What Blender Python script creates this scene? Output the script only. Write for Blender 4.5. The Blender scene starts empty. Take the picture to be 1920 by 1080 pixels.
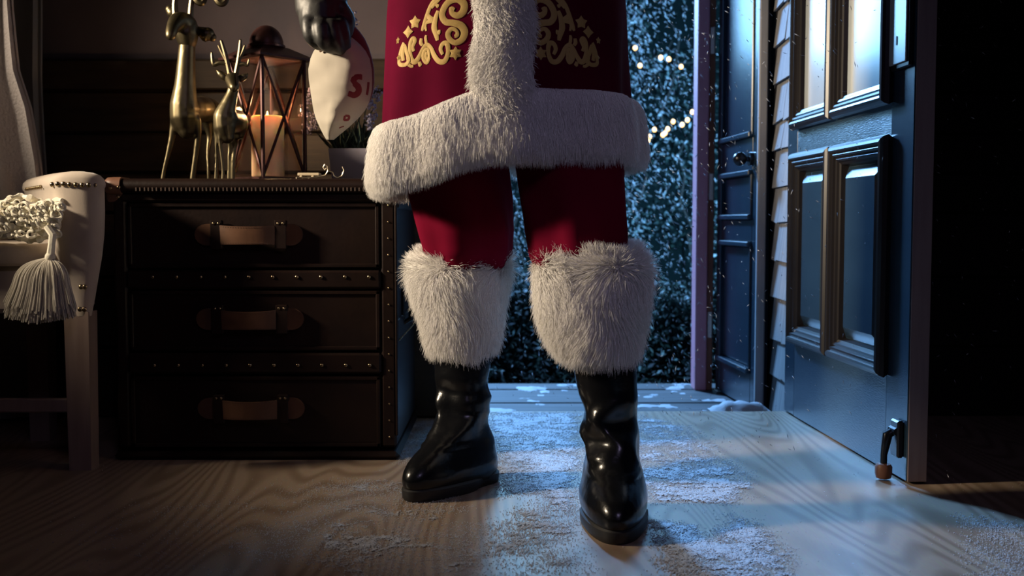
import bpy, bmesh, math, random
import numpy as np
from mathutils import Vector, Matrix, Euler, noise as mnoise
from mathutils.bvhtree import BVHTree

random.seed(7); rng = np.random.default_rng(7)
S = bpy.context.scene
COL = S.collection

# ------------------------------------------------------------------ camera, world, lights, exposure
F = 2057.0
CAM = Vector((0, 0, 0.6))
PITCH = math.atan(125 / F); YAW = math.atan(8 / F)
camd = bpy.data.cameras.new('camera'); cam = bpy.data.objects.new('camera', camd); COL.objects.link(cam)
cam.location = CAM; cam.rotation_euler = (math.pi / 2 - PITCH, 0, -YAW)
camd.sensor_width = 36; camd.lens = 36 * F / 1920; camd.clip_start = 0.05; camd.clip_end = 60
camd.dof.use_dof = True; camd.dof.focus_distance = 2.35; camd.dof.aperture_fstop = 4.4
S.camera = cam
ROT = Euler((math.pi / 2 - PITCH, 0, -YAW)).to_matrix()

w = bpy.data.worlds.new('night'); S.world = w; w.use_nodes = True
bg = w.node_tree.nodes['Background']; bg.inputs[0].default_value = (0.10, 0.22, 0.5, 1); bg.inputs[1].default_value = 0.012

S.view_settings.view_transform = 'Standard'; S.view_settings.look = 'None'
S.view_settings.gamma = 1; S.view_settings.use_curve_mapping = False
S.view_settings.exposure = 0.0

def area(name, loc, target, size, sizey, power, color, spread=180):
    d = bpy.data.lights.new(name, 'AREA'); d.shape = 'RECTANGLE'; d.size = size; d.size_y = sizey
    d.energy = power; d.color = color; d.spread = math.radians(spread)
    o = bpy.data.objects.new(name, d); COL.objects.link(o); o.location = loc
    o.rotation_euler = (Vector(target) - Vector(loc)).to_track_quat('-Z', 'Y').to_euler(); return o
# blue floodlights of the snowy yard (outside), a warm lamp in the room on the left
area('yard_floodlight', (-0.88, 7.0, 2.95), (0.3, 2.4, 0.3), 0.5, 0.6, 600, (0.20, 0.48, 1.0))
area('yard_softbox', (-0.5, 7.1, 2.5), (0.2, 2.4, 1.0), 1.4, 1.6, 85, (0.27, 0.62, 1.0))
area('yard_floodlight_right', (1.0, 6.9, 3.0), (0.0, 2.5, 0.5), 0.6, 0.6, 38, (0.20, 0.55, 1.0))
area('hedge_floodlight', (2.5, 4.5, 2.5), (1.0, 6.8, 0.7), 0.6, 0.6, 150, (0.22, 0.58, 1.0), 90)
area('room_lamp', (-2.7, 2.05, 1.65), (-0.06, 2.61, 0.98), 0.25, 0.25, 18, (1.0, 0.82, 0.60), 52)
area('cool_fill_light', (0.55, -0.7, 2.3), (0.2, 2.2, 0.4), 0.6, 0.6, 0.75, (0.66, 0.56, 1.0), 50)  # added cool fill from the front, not a fixture of the room

# ------------------------------------------------------------------ helpers
def ray(px, py):
    d = Vector(((px - 960) / F, (540 - py) / F, -1.0)); return ROT @ d
def at(px, py, Y):
    d = ray(px, py); return CAM + d * (Y / d.y)
def onz(px, py, z=0.0):
    d = ray(px, py); return CAM + d * ((z - CAM.z) / d.z)
def X(px, Y): return at(px, 415, Y).x
def Z(py, Y): return at(952, py, Y).z

ORG = {}
def thing(name, label, cat, loc, group=None):
    o = bpy.data.objects.new(name, None); COL.objects.link(o); o.location = loc
    o['label'] = label; o['category'] = cat
    if group: o['group'] = group
    ORG[o.name] = Vector(loc); o.empty_display_size = 0.1
    return o
def tag(o, label, cat, group=None, kind=None):
    o['label'] = label
    if cat: o['category'] = cat
    if group: o['group'] = group
    if kind: o['kind'] = kind
    return o
def org(p): return ORG.get(p.name, Vector((0, 0, 0))) if p else Vector((0, 0, 0))

def link(name, me, mat, parent=None, smooth=True, angle=40, world=True):
    if isinstance(mat, (list, tuple)):
        for m in mat: me.materials.append(m)
    else: me.materials.append(mat)
    o = bpy.data.objects.new(name, me); COL.objects.link(o)
    if parent:
        o.parent = parent
        if world: me.transform(Matrix.Translation(-org(parent)))
        ORG[o.name] = org(parent)
    else: ORG[o.name] = Vector((0, 0, 0))
    if smooth:
        me.shade_smooth()
        try: me.set_sharp_from_angle(angle=math.radians(angle))
        except Exception: pass
    return o
def copy_of(o, parent, loc=None, rot=None, scale=None):
    c = o.copy(); COL.objects.link(c); c.parent = parent
    if loc is not None: c.location = Vector(loc) - org(parent)
    if rot is not None: c.rotation_euler = rot
    if scale is not None: c.scale = scale
    return c
def structure(o): o['kind'] = 'structure'; return o

class MB:
    def __init__(s): s.v = []; s.f = []; s.mi = []
    def add(s, vs, fs, mi=0):
        k = len(s.v); s.v += [tuple(p) for p in vs]; s.f += [tuple(i + k for i in f) for f in fs]; s.mi += [mi] * len(fs); return s
    def box(s, a, b, bev=0.0, M=None, mi=0):
        x0, y0, z0 = [min(a[i], b[i]) for i in range(3)]; x1, y1, z1 = [max(a[i], b[i]) for i in range(3)]
        if bev <= 0:
            vs = [Vector(p) for p in ((x0,y0,z0),(x1,y0,z0),(x1,y1,z0),(x0,y1,z0),(x0,y0,z1),(x1,y0,z1),(x1,y1,z1),(x0,y1,z1))]
            fs = [(0,3,2,1),(4,5,6,7),(0,1,5,4),(1,2,6,5),(2,3,7,6),(3,0,4,7)]
        else:
            bev = min(bev, (x1-x0)/2.01, (y1-y0)/2.01, (z1-z0)/2.01)
            vs = []; idx = {}
            for i, sx in enumerate((0, 1)):
                for j, sy in enumerate((0, 1)):
                    for k, sz in enumerate((0, 1)):
                        cx, cy, cz = (x1 if sx else x0), (y1 if sy else y0), (z1 if sz else z0)
                        dx, dy, dz = (-bev if sx else bev), (-bev if sy else bev), (-bev if sz else bev)
                        for a_, p in (('x', (cx, cy+dy, cz+dz)), ('y', (cx+dx, cy, cz+dz)), ('z', (cx+dx, cy+dy, cz))):
                            idx[(sx, sy, sz, a_)] = len(vs); vs.append(Vector(p))
            g = lambda *k: idx[k]
            fs = []
            for q in (0, 1):
                fx = [g(q,0,0,'x'), g(q,1,0,'x'), g(q,1,1,'x'), g(q,0,1,'x')]; fs.append(fx if q else fx[::-1])
                fy = [g(0,q,0,'y'), g(0,q,1,'y'), g(1,q,1,'y'), g(1,q,0,'y')]; fs.append(fy if q else fy[::-1])
                fz = [g(0,0,q,'z'), g(1,0,q,'z'), g(1,1,q,'z'), g(0,1,q,'z')]; fs.append(fz if q else fz[::-1])
            for a in (0, 1):
                for b_ in (0, 1):
                    e = [g(0,a,b_,'y'), g(0,a,b_,'z'), g(1,a,b_,'z'), g(1,a,b_,'y')]; fs.append(e if a != b_ else e[::-1])
                    e = [g(a,0,b_,'x'), g(a,0,b_,'z'), g(a,1,b_,'z'), g(a,1,b_,'x')]; fs.append(e[::-1] if a != b_ else e)
                    e = [g(a,b_,0,'x'), g(a,b_,0,'y'), g(a,b_,1,'y'), g(a,b_,1,'x')]; fs.append(e if a != b_ else e[::-1])
            for a in (0, 1):
                for b_ in (0, 1):
                    for c in (0, 1):
                        t = [g(a,b_,c,'x'), g(a,b_,c,'y'), g(a,b_,c,'z')]; fs.append(t if (a+b_+c) % 2 else t[::-1])
        if M is not None: vs = [M @ p for p in vs]
        return s.add(vs, fs, mi)
    def loft(s, rings, cap0=True, cap1=True, closed=True, mi=0):
        n = len(rings[0]); vs = [p for r in rings for p in r]; fs = []
        m = n if closed else n - 1
        for i in range(len(rings) - 1):
            for j in range(m):
                k = (j + 1) % n; fs.append((i*n+j, i*n+k, (i+1)*n+k, (i+1)*n+j))
        if cap0: fs.append(tuple(range(n))[::-1])
        if cap1: fs.append(tuple((len(rings)-1)*n + j for j in range(n)))
        return s.add(vs, fs, mi)
    def tube(s, pts, r, n=8, flat=None, mi=0, up=None):
        pts = [Vector(p) for p in pts]; R = r if isinstance(r, (list, tuple)) else [r] * len(pts)
        t0 = (pts[1] - pts[0]).normalized()
        u = Vector(up) if up else (Vector((0, 0, 1)) if abs(t0.z) < .9 else Vector((1, 0, 0)))
        rings = []
        for i, p in enumerate(pts):
            t = (pts[min(i+1, len(pts)-1)] - pts[max(i-1, 0)])
            t = t.normalized() if t.length > 1e-9 else t0
            u = (u - t * u.dot(t)); u = u.normalized() if u.length > 1e-6 else t.orthogonal().normalized()
            v = t.cross(u)
            fl = flat if flat else 1.0
            rings.append([p + (v * math.cos(a) + u * math.sin(a) * fl) * R[i] for a in [2*math.pi*k/n for k in range(n)]])
        return s.loft(rings, mi=mi)
    def sphere(s, c, r, nu=12, nv=8, M=None, mi=0):
        r = r if isinstance(r, (tuple, list, Vector)) else (r, r, r); c = Vector(c); vs = []; fs = []
        for i in range(1, nv):
            th = math.pi * i / nv
            for j in range(nu):
                ph = 2*math.pi*j/nu
                q = Vector((r[0]*math.sin(th)*math.cos(ph), r[1]*math.sin(th)*math.sin(ph), r[2]*math.cos(th)))
                vs.append(c + (M @ q if M else q))
        q = Vector((0, 0, r[2])); vs.append(c + (M @ q if M else q)); vs.append(c - (M @ q if M else q)); T = len(vs) - 2; B = T + 1
        for i in range(nv - 2):
            for j in range(nu):
                k = (j+1) % nu; fs.append((i*nu+j, (i+1)*nu+j, (i+1)*nu+k, i*nu+k))
        for j in range(nu):
            k = (j+1) % nu; fs.append((T, j, k)); fs.append((B, (nv-2)*nu+k, (nv-2)*nu+j))
        return s.add(vs, fs, mi)
    def lathe(s, c, prof, n=24, mi=0):
        rings = [[Vector((c[0] + r*math.cos(2*math.pi*k/n), c[1] + r*math.sin(2*math.pi*k/n), c[2] + z)) for k in range(n)] for r, z in prof]
        return s.loft(rings, mi=mi)
    def build(s, name, mat, parent=None, smooth=True, angle=40, world=True):
        me = bpy.data.meshes.new(name); me.from_pydata(s.v, [], s.f); me.update()
        o = link(name, me, mat, parent, smooth, angle, world)
        if any(s.mi): me.polygons.foreach_set('material_index', s.mi)
        return o
def fast(name, V, T, mat, parent=None, smooth=False):
    V = np.asarray(V, np.float32); T = np.asarray(T, np.int32); k = T.shape[1]
    me = bpy.data.meshes.new(name); me.vertices.add(len(V)); me.vertices.foreach_set('co', V.ravel())
    me.loops.add(T.size); me.loops.foreach_set('vertex_index', T.ravel())
    me.polygons.add(len(T)); me.polygons.foreach_set('loop_start', np.arange(0, T.size, k, dtype=np.int32))
    me.update(calc_edges=True); me.validate()
    return link(name, me, mat, parent, smooth, 180)
def smoothstep(a, b, x): t = np.clip((x - a) / (b - a), 0, 1); return t*t*(3 - 2*t)
def lerp(a, b, t): return a + (b - a) * t
def interp(x, pts): return float(np.interp(x, [p[0] for p in pts], [p[1] for p in pts]))
_perm = rng.random((256, 256))
def vnoise(x, y, seed=0):
    x = np.asarray(x, float) + seed*17.3; y = np.asarray(y, float) + seed*9.1
    xi = np.floor(x).astype(int); yi = np.floor(y).astype(int); fx = x - xi; fy = y - yi
    fx = fx*fx*(3-2*fx); fy = fy*fy*(3-2*fy)
    g = lambda a, b: _perm[a % 256, b % 256]
    return (g(xi,yi)*(1-fx)+g(xi+1,yi)*fx)*(1-fy) + (g(xi,yi+1)*(1-fx)+g(xi+1,yi+1)*fx)*fy
def N3(p, sc=1.0): return mnoise.noise(Vector(p) * sc)

# ------------------------------------------------------------------ materials
def mat(name, color, rough=0.5, metal=0.0, spec=0.5, noise=None, bump=None, coat=0.0, sheen=0.0, emit=None, stretch=(1,1,1), sss=0.0):
    m = bpy.data.materials.new(name); m.use_nodes = True; nt = m.node_tree; b = nt.nodes['Principled BSDF']
    b.inputs['Base Color'].default_value = (*color, 1); b.inputs['Roughness'].default_value = rough
    b.inputs['Metallic'].default_value = metal; b.inputs['Specular IOR Level'].default_value = spec
    if coat: b.inputs['Coat Weight'].default_value = coat; b.inputs['Coat Roughness'].default_value = 0.2
    if sheen: b.inputs['Sheen Weight'].default_value = sheen; b.inputs['Sheen Roughness'].default_value = 0.4
    if sss:
        b.inputs['Subsurface Weight'].default_value = sss; b.inputs['Subsurface Radius'].default_value = (1, .4, .15); b.inputs['Subsurface Scale'].default_value = 0.02
    if emit: b.inputs['Emission Color'].default_value = (*emit[0], 1); b.inputs['Emission Strength'].default_value = emit[1]
    if noise or bump:
        tc = nt.nodes.new('ShaderNodeTexCoord'); mp = nt.nodes.new('ShaderNodeMapping'); mp.inputs['Scale'].default_value = stretch
        nt.links.new(tc.outputs['Object'], mp.inputs[0])
    if noise:   # (scale, colour2, contrast)
        n = nt.nodes.new('ShaderNodeTexNoise'); n.inputs['Scale'].default_value = noise[0]; n.inputs['Detail'].default_value = 6
        nt.links.new(mp.outputs[0], n.inputs['Vector'])
        r = nt.nodes.new('ShaderNodeValToRGB'); c = noise[2] if len(noise) > 2 else .2
        r.color_ramp.elements[0].position = .5 - c; r.color_ramp.elements[1].position = .5 + c
        r.color_ramp.elements[0].color = (*color, 1); r.color_ramp.elements[1].color = (*noise[1], 1)
        nt.links.new(n.outputs['Fac'], r.inputs[0]); nt.links.new(r.outputs[0], b.inputs['Base Color'])
    if bump:    # (scale, strength, distance)
        n2 = nt.nodes.new('ShaderNodeTexNoise'); n2.inputs['Scale'].default_value = bump[0]; n2.inputs['Detail'].default_value = 5
        nt.links.new(mp.outputs[0], n2.inputs['Vector'])
        bp = nt.nodes.new('ShaderNodeBump'); bp.inputs['Strength'].default_value = bump[1]; bp.inputs['Distance'].default_value = bump[2] if len(bump) > 2 else .002
        nt.links.new(n2.outputs['Fac'], bp.inputs['Height']); nt.links.new(bp.outputs[0], b.inputs['Normal'])
    return m

def oak(name, c0, c1, rough=0.3, axis=(5.0, 0.55, 1.0), lines=42):
    m = mat(name, c0, rough); nt = m.node_tree; b = nt.nodes['Principled BSDF']; L = nt.links.new
    tc = nt.nodes.new('ShaderNodeTexCoord'); mp = nt.nodes.new('ShaderNodeMapping'); mp.inputs['Scale'].default_value = axis
    L(tc.outputs['Object'], mp.inputs[0])
    n = nt.nodes.new('ShaderNodeTexNoise'); n.inputs['Scale'].default_value = 0.9; n.inputs['Detail'].default_value = 1.5; n.inputs['Roughness'].default_value = .35
    L(mp.outputs[0], n.inputs['Vector'])
    mu = nt.nodes.new('ShaderNodeMath'); mu.operation = 'MULTIPLY'; mu.inputs[1].default_value = lines*2; L(n.outputs['Fac'], mu.inputs[0])
    si = nt.nodes.new('ShaderNodeMath'); si.operation = 'SINE'; L(mu.outputs[0], si.inputs[0])
    r = nt.nodes.new('ShaderNodeValToRGB'); r.color_ramp.elements[0].position = .0; r.color_ramp.elements[1].position = .75
    ma = nt.nodes.new('ShaderNodeMapRange'); ma.inputs[1].default_value = -1; L(si.outputs[0], ma.inputs[0]); L(ma.outputs[0], r.inputs[0])
    r.color_ramp.elements[0].color = (*c1, 1); r.color_ramp.elements[1].color = (*c0, 1)
    n2 = nt.nodes.new('ShaderNodeTexNoise'); n2.inputs['Scale'].default_value = 60; L(mp.outputs[0], n2.inputs['Vector'])
    mx = nt.nodes.new('ShaderNodeMix'); mx.data_type = 'RGBA'; mx.blend_type = 'MULTIPLY'; mx.inputs[0].default_value = .25
    L(r.outputs[0], mx.inputs[6]); L(n2.outputs['Color'], mx.inputs[7]); L(mx.outputs[2], b.inputs['Base Color'])
    bp = nt.nodes.new('ShaderNodeBump'); bp.inputs['Strength'].default_value = .12; bp.inputs['Distance'].default_value = .001
    L(ma.outputs[0], bp.inputs['Height']); L(bp.outputs[0], b.inputs['Normal'])
    return m

M_floor = oak('oak_floor', (0.40, 0.30, 0.215), (0.27, 0.19, 0.13), 0.36, (3.4, .42, 1.0), 120)
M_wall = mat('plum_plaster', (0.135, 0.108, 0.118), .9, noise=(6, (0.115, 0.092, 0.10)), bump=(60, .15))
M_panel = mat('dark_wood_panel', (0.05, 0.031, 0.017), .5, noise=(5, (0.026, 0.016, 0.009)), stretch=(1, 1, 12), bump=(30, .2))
M_dark = mat('shade_toned_wall', (0.012, 0.010, 0.011), .9, spec=.1)  # near-black base colour stands in for shade on the walls
M_ceil = mat('ceiling_paint', (0.03, 0.028, 0.028), .95)
M_door = mat('blue_door_paint', (0.014, 0.030, 0.048), .27, spec=.5, noise=(3, (0.011, 0.025, 0.041)), coat=.15, bump=(70, .25, .0006), stretch=(1, 1, 6))
M_rail = mat('blue_door_paint_grained', (0.015, 0.031, 0.050), .32, coat=.15, spec=.6, bump=(40, .6, .0015), stretch=(1, 1, 14))
M_mould = mat('dark_moulding', (0.008, 0.006, 0.006), .34, spec=.5)
M_edge = mat('door_edge_wood', (0.20, 0.155, 0.15), .55, noise=(8, (0.15, 0.11, 0.11)), stretch=(6, 6, .5))
M_frost = mat('frosted_pane', (0.42, 0.46, 0.47), .22, spec=.7, coat=.9)
M_iron = mat('black_iron', (0.015, 0.016, 0.02), .28, metal=.6)
M_rubber = mat('copper_brown_rubber', (0.16, 0.06, 0.025), .5)
M_post = mat('post_pink_light_tint', (0.70, 0.30, 0.36), .5, noise=(20, (0.60, 0.24, 0.29)), stretch=(1, 1, .2))  # pink light on the post is put into its base colour
M_jamb = mat('bare_red_wood', (0.30, 0.11, 0.06), .6, noise=(14, (0.2, 0.07, 0.04)), stretch=(4, 4, .4))
M_hinge = mat('pale_hinge_metal', (0.75, 0.66, 0.58), .35, metal=.6)
M_trim = mat('grey_trim_board', (0.34, 0.33, 0.34), .6, noise=(12, (0.27, 0.27, 0.28)), stretch=(4, 4, .5))
M_shing = mat('weathered_shingle', (0.22, 0.215, 0.21), .8, noise=(16, (0.145, 0.14, 0.138)), stretch=(4, 4, .35), bump=(30, .5, .002))
M_snow = mat('snow', (0.43, 0.44, 0.47), .7, spec=.3, bump=(420, .6, .002))
M_deck = mat('porch_board', (0.07, 0.068, 0.07), .7, spec=.2, noise=(6, (0.11, 0.105, 0.11), .15), stretch=(.5, 6, 1))
M_ground = mat('frozen_ground', (0.05, 0.045, 0.04), .9, noise=(9, (0.32, 0.32, 0.34), .1), bump=(20, .6, .01))
M_leather = mat('brown_trunk_leather', (0.014, 0.006, 0.004), .42, spec=.3, noise=(14, (0.008, 0.0032, 0.0026)), bump=(90, .35, .0012))
M_strap = mat('tan_strap_leather', (0.13, 0.064, 0.036), .36, noise=(20, (0.085, 0.042, 0.024)), bump=(80, .3, .001))
M_cap = mat('worn_corner_leather', (0.24, 0.12, 0.075), .42, noise=(18, (0.14, 0.065, 0.04)), bump=(60, .3, .001))
M_nail = mat('dark_brass_nail', (0.35, 0.27, 0.16), .25, metal=1.0)
M_stitch = mat('pale_stitching', (0.06, 0.035, 0.024), .7)
M_brass = mat('antique_brass', (0.175, 0.145, 0.088), .42, metal=1.0, noise=(25, (0.12, 0.10, 0.058)))
M_lant = mat('rusty_lantern_iron', (0.10, 0.04, 0.035), .38, metal=.5, noise=(30, (0.05, 0.02, 0.02)))
M_wax = mat('candle_wax', (0.9, 0.80, 0.62), .5, sss=.6)
M_flame = mat('candle_flame', (1, .6, .2), .5, emit=((1.0, 0.55, 0.2), 9))
M_cream = mat('cream_linen', (0.50, 0.43, 0.36), .85, sheen=.3, bump=(350, .25, .0008), noise=(30, (0.46, 0.39, 0.33)))
M_chairwood = mat('limed_chair_wood', (0.30, 0.22, 0.18), .55, noise=(10, (0.24, 0.17, 0.14)), stretch=(6, 6, .5))
M_yarn = mat('cream_yarn', (0.88, 0.83, 0.68), .8, sheen=.4, bump=(220, .4, .002))
M_knit = mat('grey_knit', (0.6, 0.55, 0.55), .9, sheen=.3, bump=(130, .9, .006))
M_curt = mat('grey_curtain', (0.26, 0.25, 0.24), .9, bump=(200, .2, .001))
M_velvet = mat('crimson_velvet', (0.085, 0.0016, 0.016), .85, spec=.03, noise=(8, (0.062, 0.001, 0.011)))
M_velvet2 = mat('crimson_velvet_trousers', (0.15, 0.003, 0.020), .85, spec=.03, noise=(8, (0.12, 0.003, 0.016)))
M_furbase = mat('white_fur_backing', (0.66, 0.64, 0.61), .95, spec=.1)
M_boot = mat('black_boot_leather', (0.005, 0.0055, 0.007), .24, spec=.42, bump=(13, .5, .008))
M_sole = mat('black_rubber_sole', (0.012, 0.012, 0.013), .55)
M_glove = mat('black_glove_leather', (0.014, 0.014, 0.014), .5, spec=.35, bump=(40, .3, .003))
M_skin = mat('skin', (0.55, 0.35, 0.27), .55, sss=.2)
M_gold = mat('gold_embroidery', (0.40, 0.265, 0.085), .6, metal=.1, spec=.2, bump=(400, .4, .0006))
M_canvas = mat('cotton_canvas', (0.31, 0.28, 0.23), .9, bump=(300, .25, .0006))
M_print = mat('red_print', (0.13, 0.010, 0.015), .8)
M_redbag = mat('dark_red_cloth', (0.12, 0.015, 0.02), .8)
M_pot = mat('lilac_white_ceramic', (0.34, 0.31, 0.36), .4)
M_lav = mat('lavender_flower', (0.36, 0.33, 0.46), .8)
M_green = mat('dark_green_stem', (0.03, 0.05, 0.03), .7)
M_pale = mat('pale_wood_toy', (0.70, 0.58, 0.40), .5)
M_wire = mat('aged_toy_wire', (0.45, 0.38, 0.28), .35, metal=.9)
M_bulb = mat('warm_bulb', (1, .7, .3), .5, emit=((1.0, 0.50, 0.14), 5))
M_cable = mat('dark_cable', (0.01, 0.012, 0.01), .6)
M_hair = mat('white_hair', (0.8, 0.79, 0.77), .7)
M_bark = mat('dark_bark', (0.03, 0.024, 0.02), .9, bump=(40, .6, .004))
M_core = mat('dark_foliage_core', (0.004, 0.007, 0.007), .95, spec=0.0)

def fur_material(name, col):
    m = bpy.data.materials.new(name); m.use_nodes = True; nt = m.node_tree; nt.nodes.remove(nt.nodes['Principled BSDF'])
    d = nt.nodes.new('ShaderNodeBsdfDiffuse'); d.inputs[0].default_value = (*col, 1)
    t = nt.nodes.new('ShaderNodeBsdfTranslucent'); t.inputs[0].default_value = (*col, 1)
    x = nt.nodes.new('ShaderNodeMixShader'); x.inputs[0].default_value = .12
    nt.links.new(d.outputs[0], x.inputs[1]); nt.links.new(t.outputs[0], x.inputs[2])
    nt.links.new(x.outputs[0], nt.nodes['Material Output'].inputs[0]); return m
M_fur = fur_material('white_fur', (0.84, 0.82, 0.79))
M_grain = fur_material('snow_grain', (0.74, 0.75, 0.78)); M_grain.node_tree.nodes['Mix Shader'].inputs[0].default_value = .65
M_yarnstrand = fur_material('cream_yarn_strand', (0.62, 0.58, 0.5))

def glass_material(name, tint, refl=.12):
    m = bpy.data.materials.new(name); m.use_nodes = True; nt = m.node_tree; nt.nodes.remove(nt.nodes['Principled BSDF'])
    t = nt.nodes.new('ShaderNodeBsdfTransparent'); t.inputs[0].default_value = (*tint, 1)
    g = nt.nodes.new('ShaderNodeBsdfGlossy'); g.inputs[0].default_value = (1, .9, .85, 1); g.inputs[1].default_value = .06
    fr = nt.nodes.new('ShaderNodeFresnel'); fr.inputs[0].default_value = 1.22
    x = nt.nodes.new('ShaderNodeMixShader'); nt.links.new(fr.outputs[0], x.inputs[0])
    nt.links.new(t.outputs[0], x.inputs[1]); nt.links.new(g.outputs[0], x.inputs[2])
    nt.links.new(x.outputs[0], nt.nodes['Material Output'].inputs[0]); return m
M_glass = glass_material('lantern_glass', (.96, .88, .82))

def leaf_material():
    m = bpy.data.materials.new('frosted_leaf'); m.use_nodes = True; nt = m.node_tree; b = nt.nodes['Principled BSDF']; b.inputs['Roughness'].default_value = .5; b.inputs['Specular IOR Level'].default_value = .2
    g = nt.nodes.new('ShaderNodeNewGeometry'); r = nt.nodes.new('ShaderNodeValToRGB'); r.color_ramp.interpolation = 'CONSTANT'
    e = r.color_ramp.elements; e[0].color = (.008, .015, .012, 1); e[1].position = .5; e[1].color = (.022, .038, .03, 1)
    q = e.new(.72); q.color = (.10, .14, .14, 1); q = e.new(.91); q.color = (.35, .40, .42, 1)
    nt.links.new(g.outputs['Random Per Island'], r.inputs[0]); nt.links.new(r.outputs[0], b.inputs['Base Color']); return m
M_leaf = leaf_material()

def fur(name, src, n, length, comb, parent, jitter=.45, radius=.0009, material=None, seed=1, clump=0.0, keep=None):
    """strands rooted on the mesh object src; comb(p, nrm) -> direction"""
    rs = np.random.default_rng(seed); me = src.data; o = org(src)
    V = np.empty(len(me.vertices)*3, np.float32); me.vertices.foreach_get('co', V); V = V.reshape(-1, 3) + np.array(o)
    me.calc_loop_triangles(); T = np.empty(len(me.loop_triangles)*3, np.int32); me.loop_triangles.foreach_get('vertices', T); T = T.reshape(-1, 3)
    A, B, C = V[T[:,0]], V[T[:,1]], V[T[:,2]]; nr = np.cross(B-A, C-A); ar = np.linalg.norm(nr, axis=1); nr /= np.maximum(ar, 1e-12)[:,None]
    if keep is not None: ar = ar * keep((A+B+C)/3, nr)
    k = rs.choice(len(T), n, p=ar/ar.sum()); u = rs.random(n); v = rs.random(n); f = u+v > 1; u[f] = 1-u[f]; v[f] = 1-v[f]
    P = A[k] + (B-A)[k]*u[:,None] + (C-A)[k]*v[:,None]; Nn = nr[k]
    D = comb(P, Nn) + rs.normal(0, jitter, (n, 3))*.6; D /= np.linalg.norm(D, axis=1)[:,None]
    Ln = length*(.55 + .6*rs.random(n)); pts = np.empty((n, 4, 3), np.float32)
    for i, t in enumerate((0, .33, .67, 1.0)):
        pts[:, i] = P + (Nn*(.9 - .5*t) + D*(.35 + .75*t))*(Ln*t*.75)[:,None]; pts[:, i, 2] -= Ln*.25*t*t
    cu = bpy.data.hair_curves.new(name); cu.add_curves([4]*n)
    pts -= np.array(org(parent), np.float32)
    cu.attributes['position'].data.foreach_set('vector', pts.ravel())
    ra = cu.attributes.get('radius') or cu.attributes.new('radius', 'FLOAT', 'POINT')
    ra.data.foreach_set('value', np.tile(np.array([1, .9, .65, .15], np.float32)*radius, n))
    cu.materials.append(material or M_fur)
    ob = bpy.data.objects.new(name, cu); COL.objects.link(ob); ob.parent = parent; ob['kind'] = 'stuff'; ORG[ob.name] = org(parent)
    return ob

# ------------------------------------------------------------------ the setting
YW = 3.36; DX = 0.872      # back wall plane; plane of the open door
LX = -0.17; RX = 0.876     # doorway sides
fl = MB().box((-3.4, -1.6, -.06), (2.4, 3.44, 0)).build('floor', M_floor, smooth=False); structure(fl)
wb = MB()
wb.box((-3.4, YW, 0), (LX-.0, 3.60, 2.6)); structure(MB().box((RX+.05, YW+.02, 0), (2.4, 3.36+.05, 2.6)).build('wall_right_of_door', M_dark, smooth=False)); wb.box((LX, YW, 2.06), (RX+.03, 3.60, 2.6))  # wall right of the door coloured near black to hold its shade
structure(wb.build('wall_back', M_wall, smooth=False))
structure(MB().box((-3.5, -1.6, 0), (-3.4, 3.6, 2.6)).build('wall_left', M_dark, smooth=False))
structure(MB().box((2.4, -1.6, 0), (2.5, 3.44, 2.6)).build('wall_right', M_dark, smooth=False))
structure(MB().box((-3.5, -1.7, 0), (2.5, -1.6, 2.6)).build('wall_front', M_dark, smooth=False))
structure(MB().box((-3.5, -1.7, 2.6), (2.5, 3.6, 2.7)).build('ceiling', M_ceil, smooth=False))
# wainscot boards on the back wall: horizontal planks, each its own piece
wz = [0.0, .215, .43, .625, .745, .865, .99, 1.085]
wains = MB().box((-3.39, YW-.012, 0), (LX-.14, YW, 1.09)).build('wall_panelling', M_panel, smooth=False); structure(wains)
for i in range(len(wz)-1):
    top = i == len(wz)-2
    MB().box((-3.39, YW-.036-(.012 if top else 0), wz[i]+.004), (LX-.14, YW-.012, wz[i+1]-.004), .004).build('plank', M_panel, wains, angle=30)
wr = MB().box((RX+.16, YW+.008, 0), (2.39, YW+.02, 1.09)).build('wall_panelling_right', M_dark, smooth=False); structure(wr)  # panelling colour carries the shade behind the open door
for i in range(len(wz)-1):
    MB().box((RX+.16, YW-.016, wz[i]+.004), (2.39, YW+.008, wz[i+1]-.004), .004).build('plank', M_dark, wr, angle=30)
# door casing
cs = MB().box((LX-.13, YW-.045, 0), (LX-.02, YW, 2.16), .008).box((LX-.03, YW-.03, 0), (LX+.004, 3.62, 2.06), .004)
structure(cs.build('trim_1', M_panel, angle=30))
cs = MB().box((RX+.055, YW-.03, 0), (RX+.15, YW+.02, 2.16), .008); structure(cs.build('trim_2', M_panel, angle=30))
cs = MB().box((LX-.13, YW-.045, 2.06), (RX+.15, YW, 2.18), .008); structure(cs.build('trim_3', M_panel, angle=30))

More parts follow.
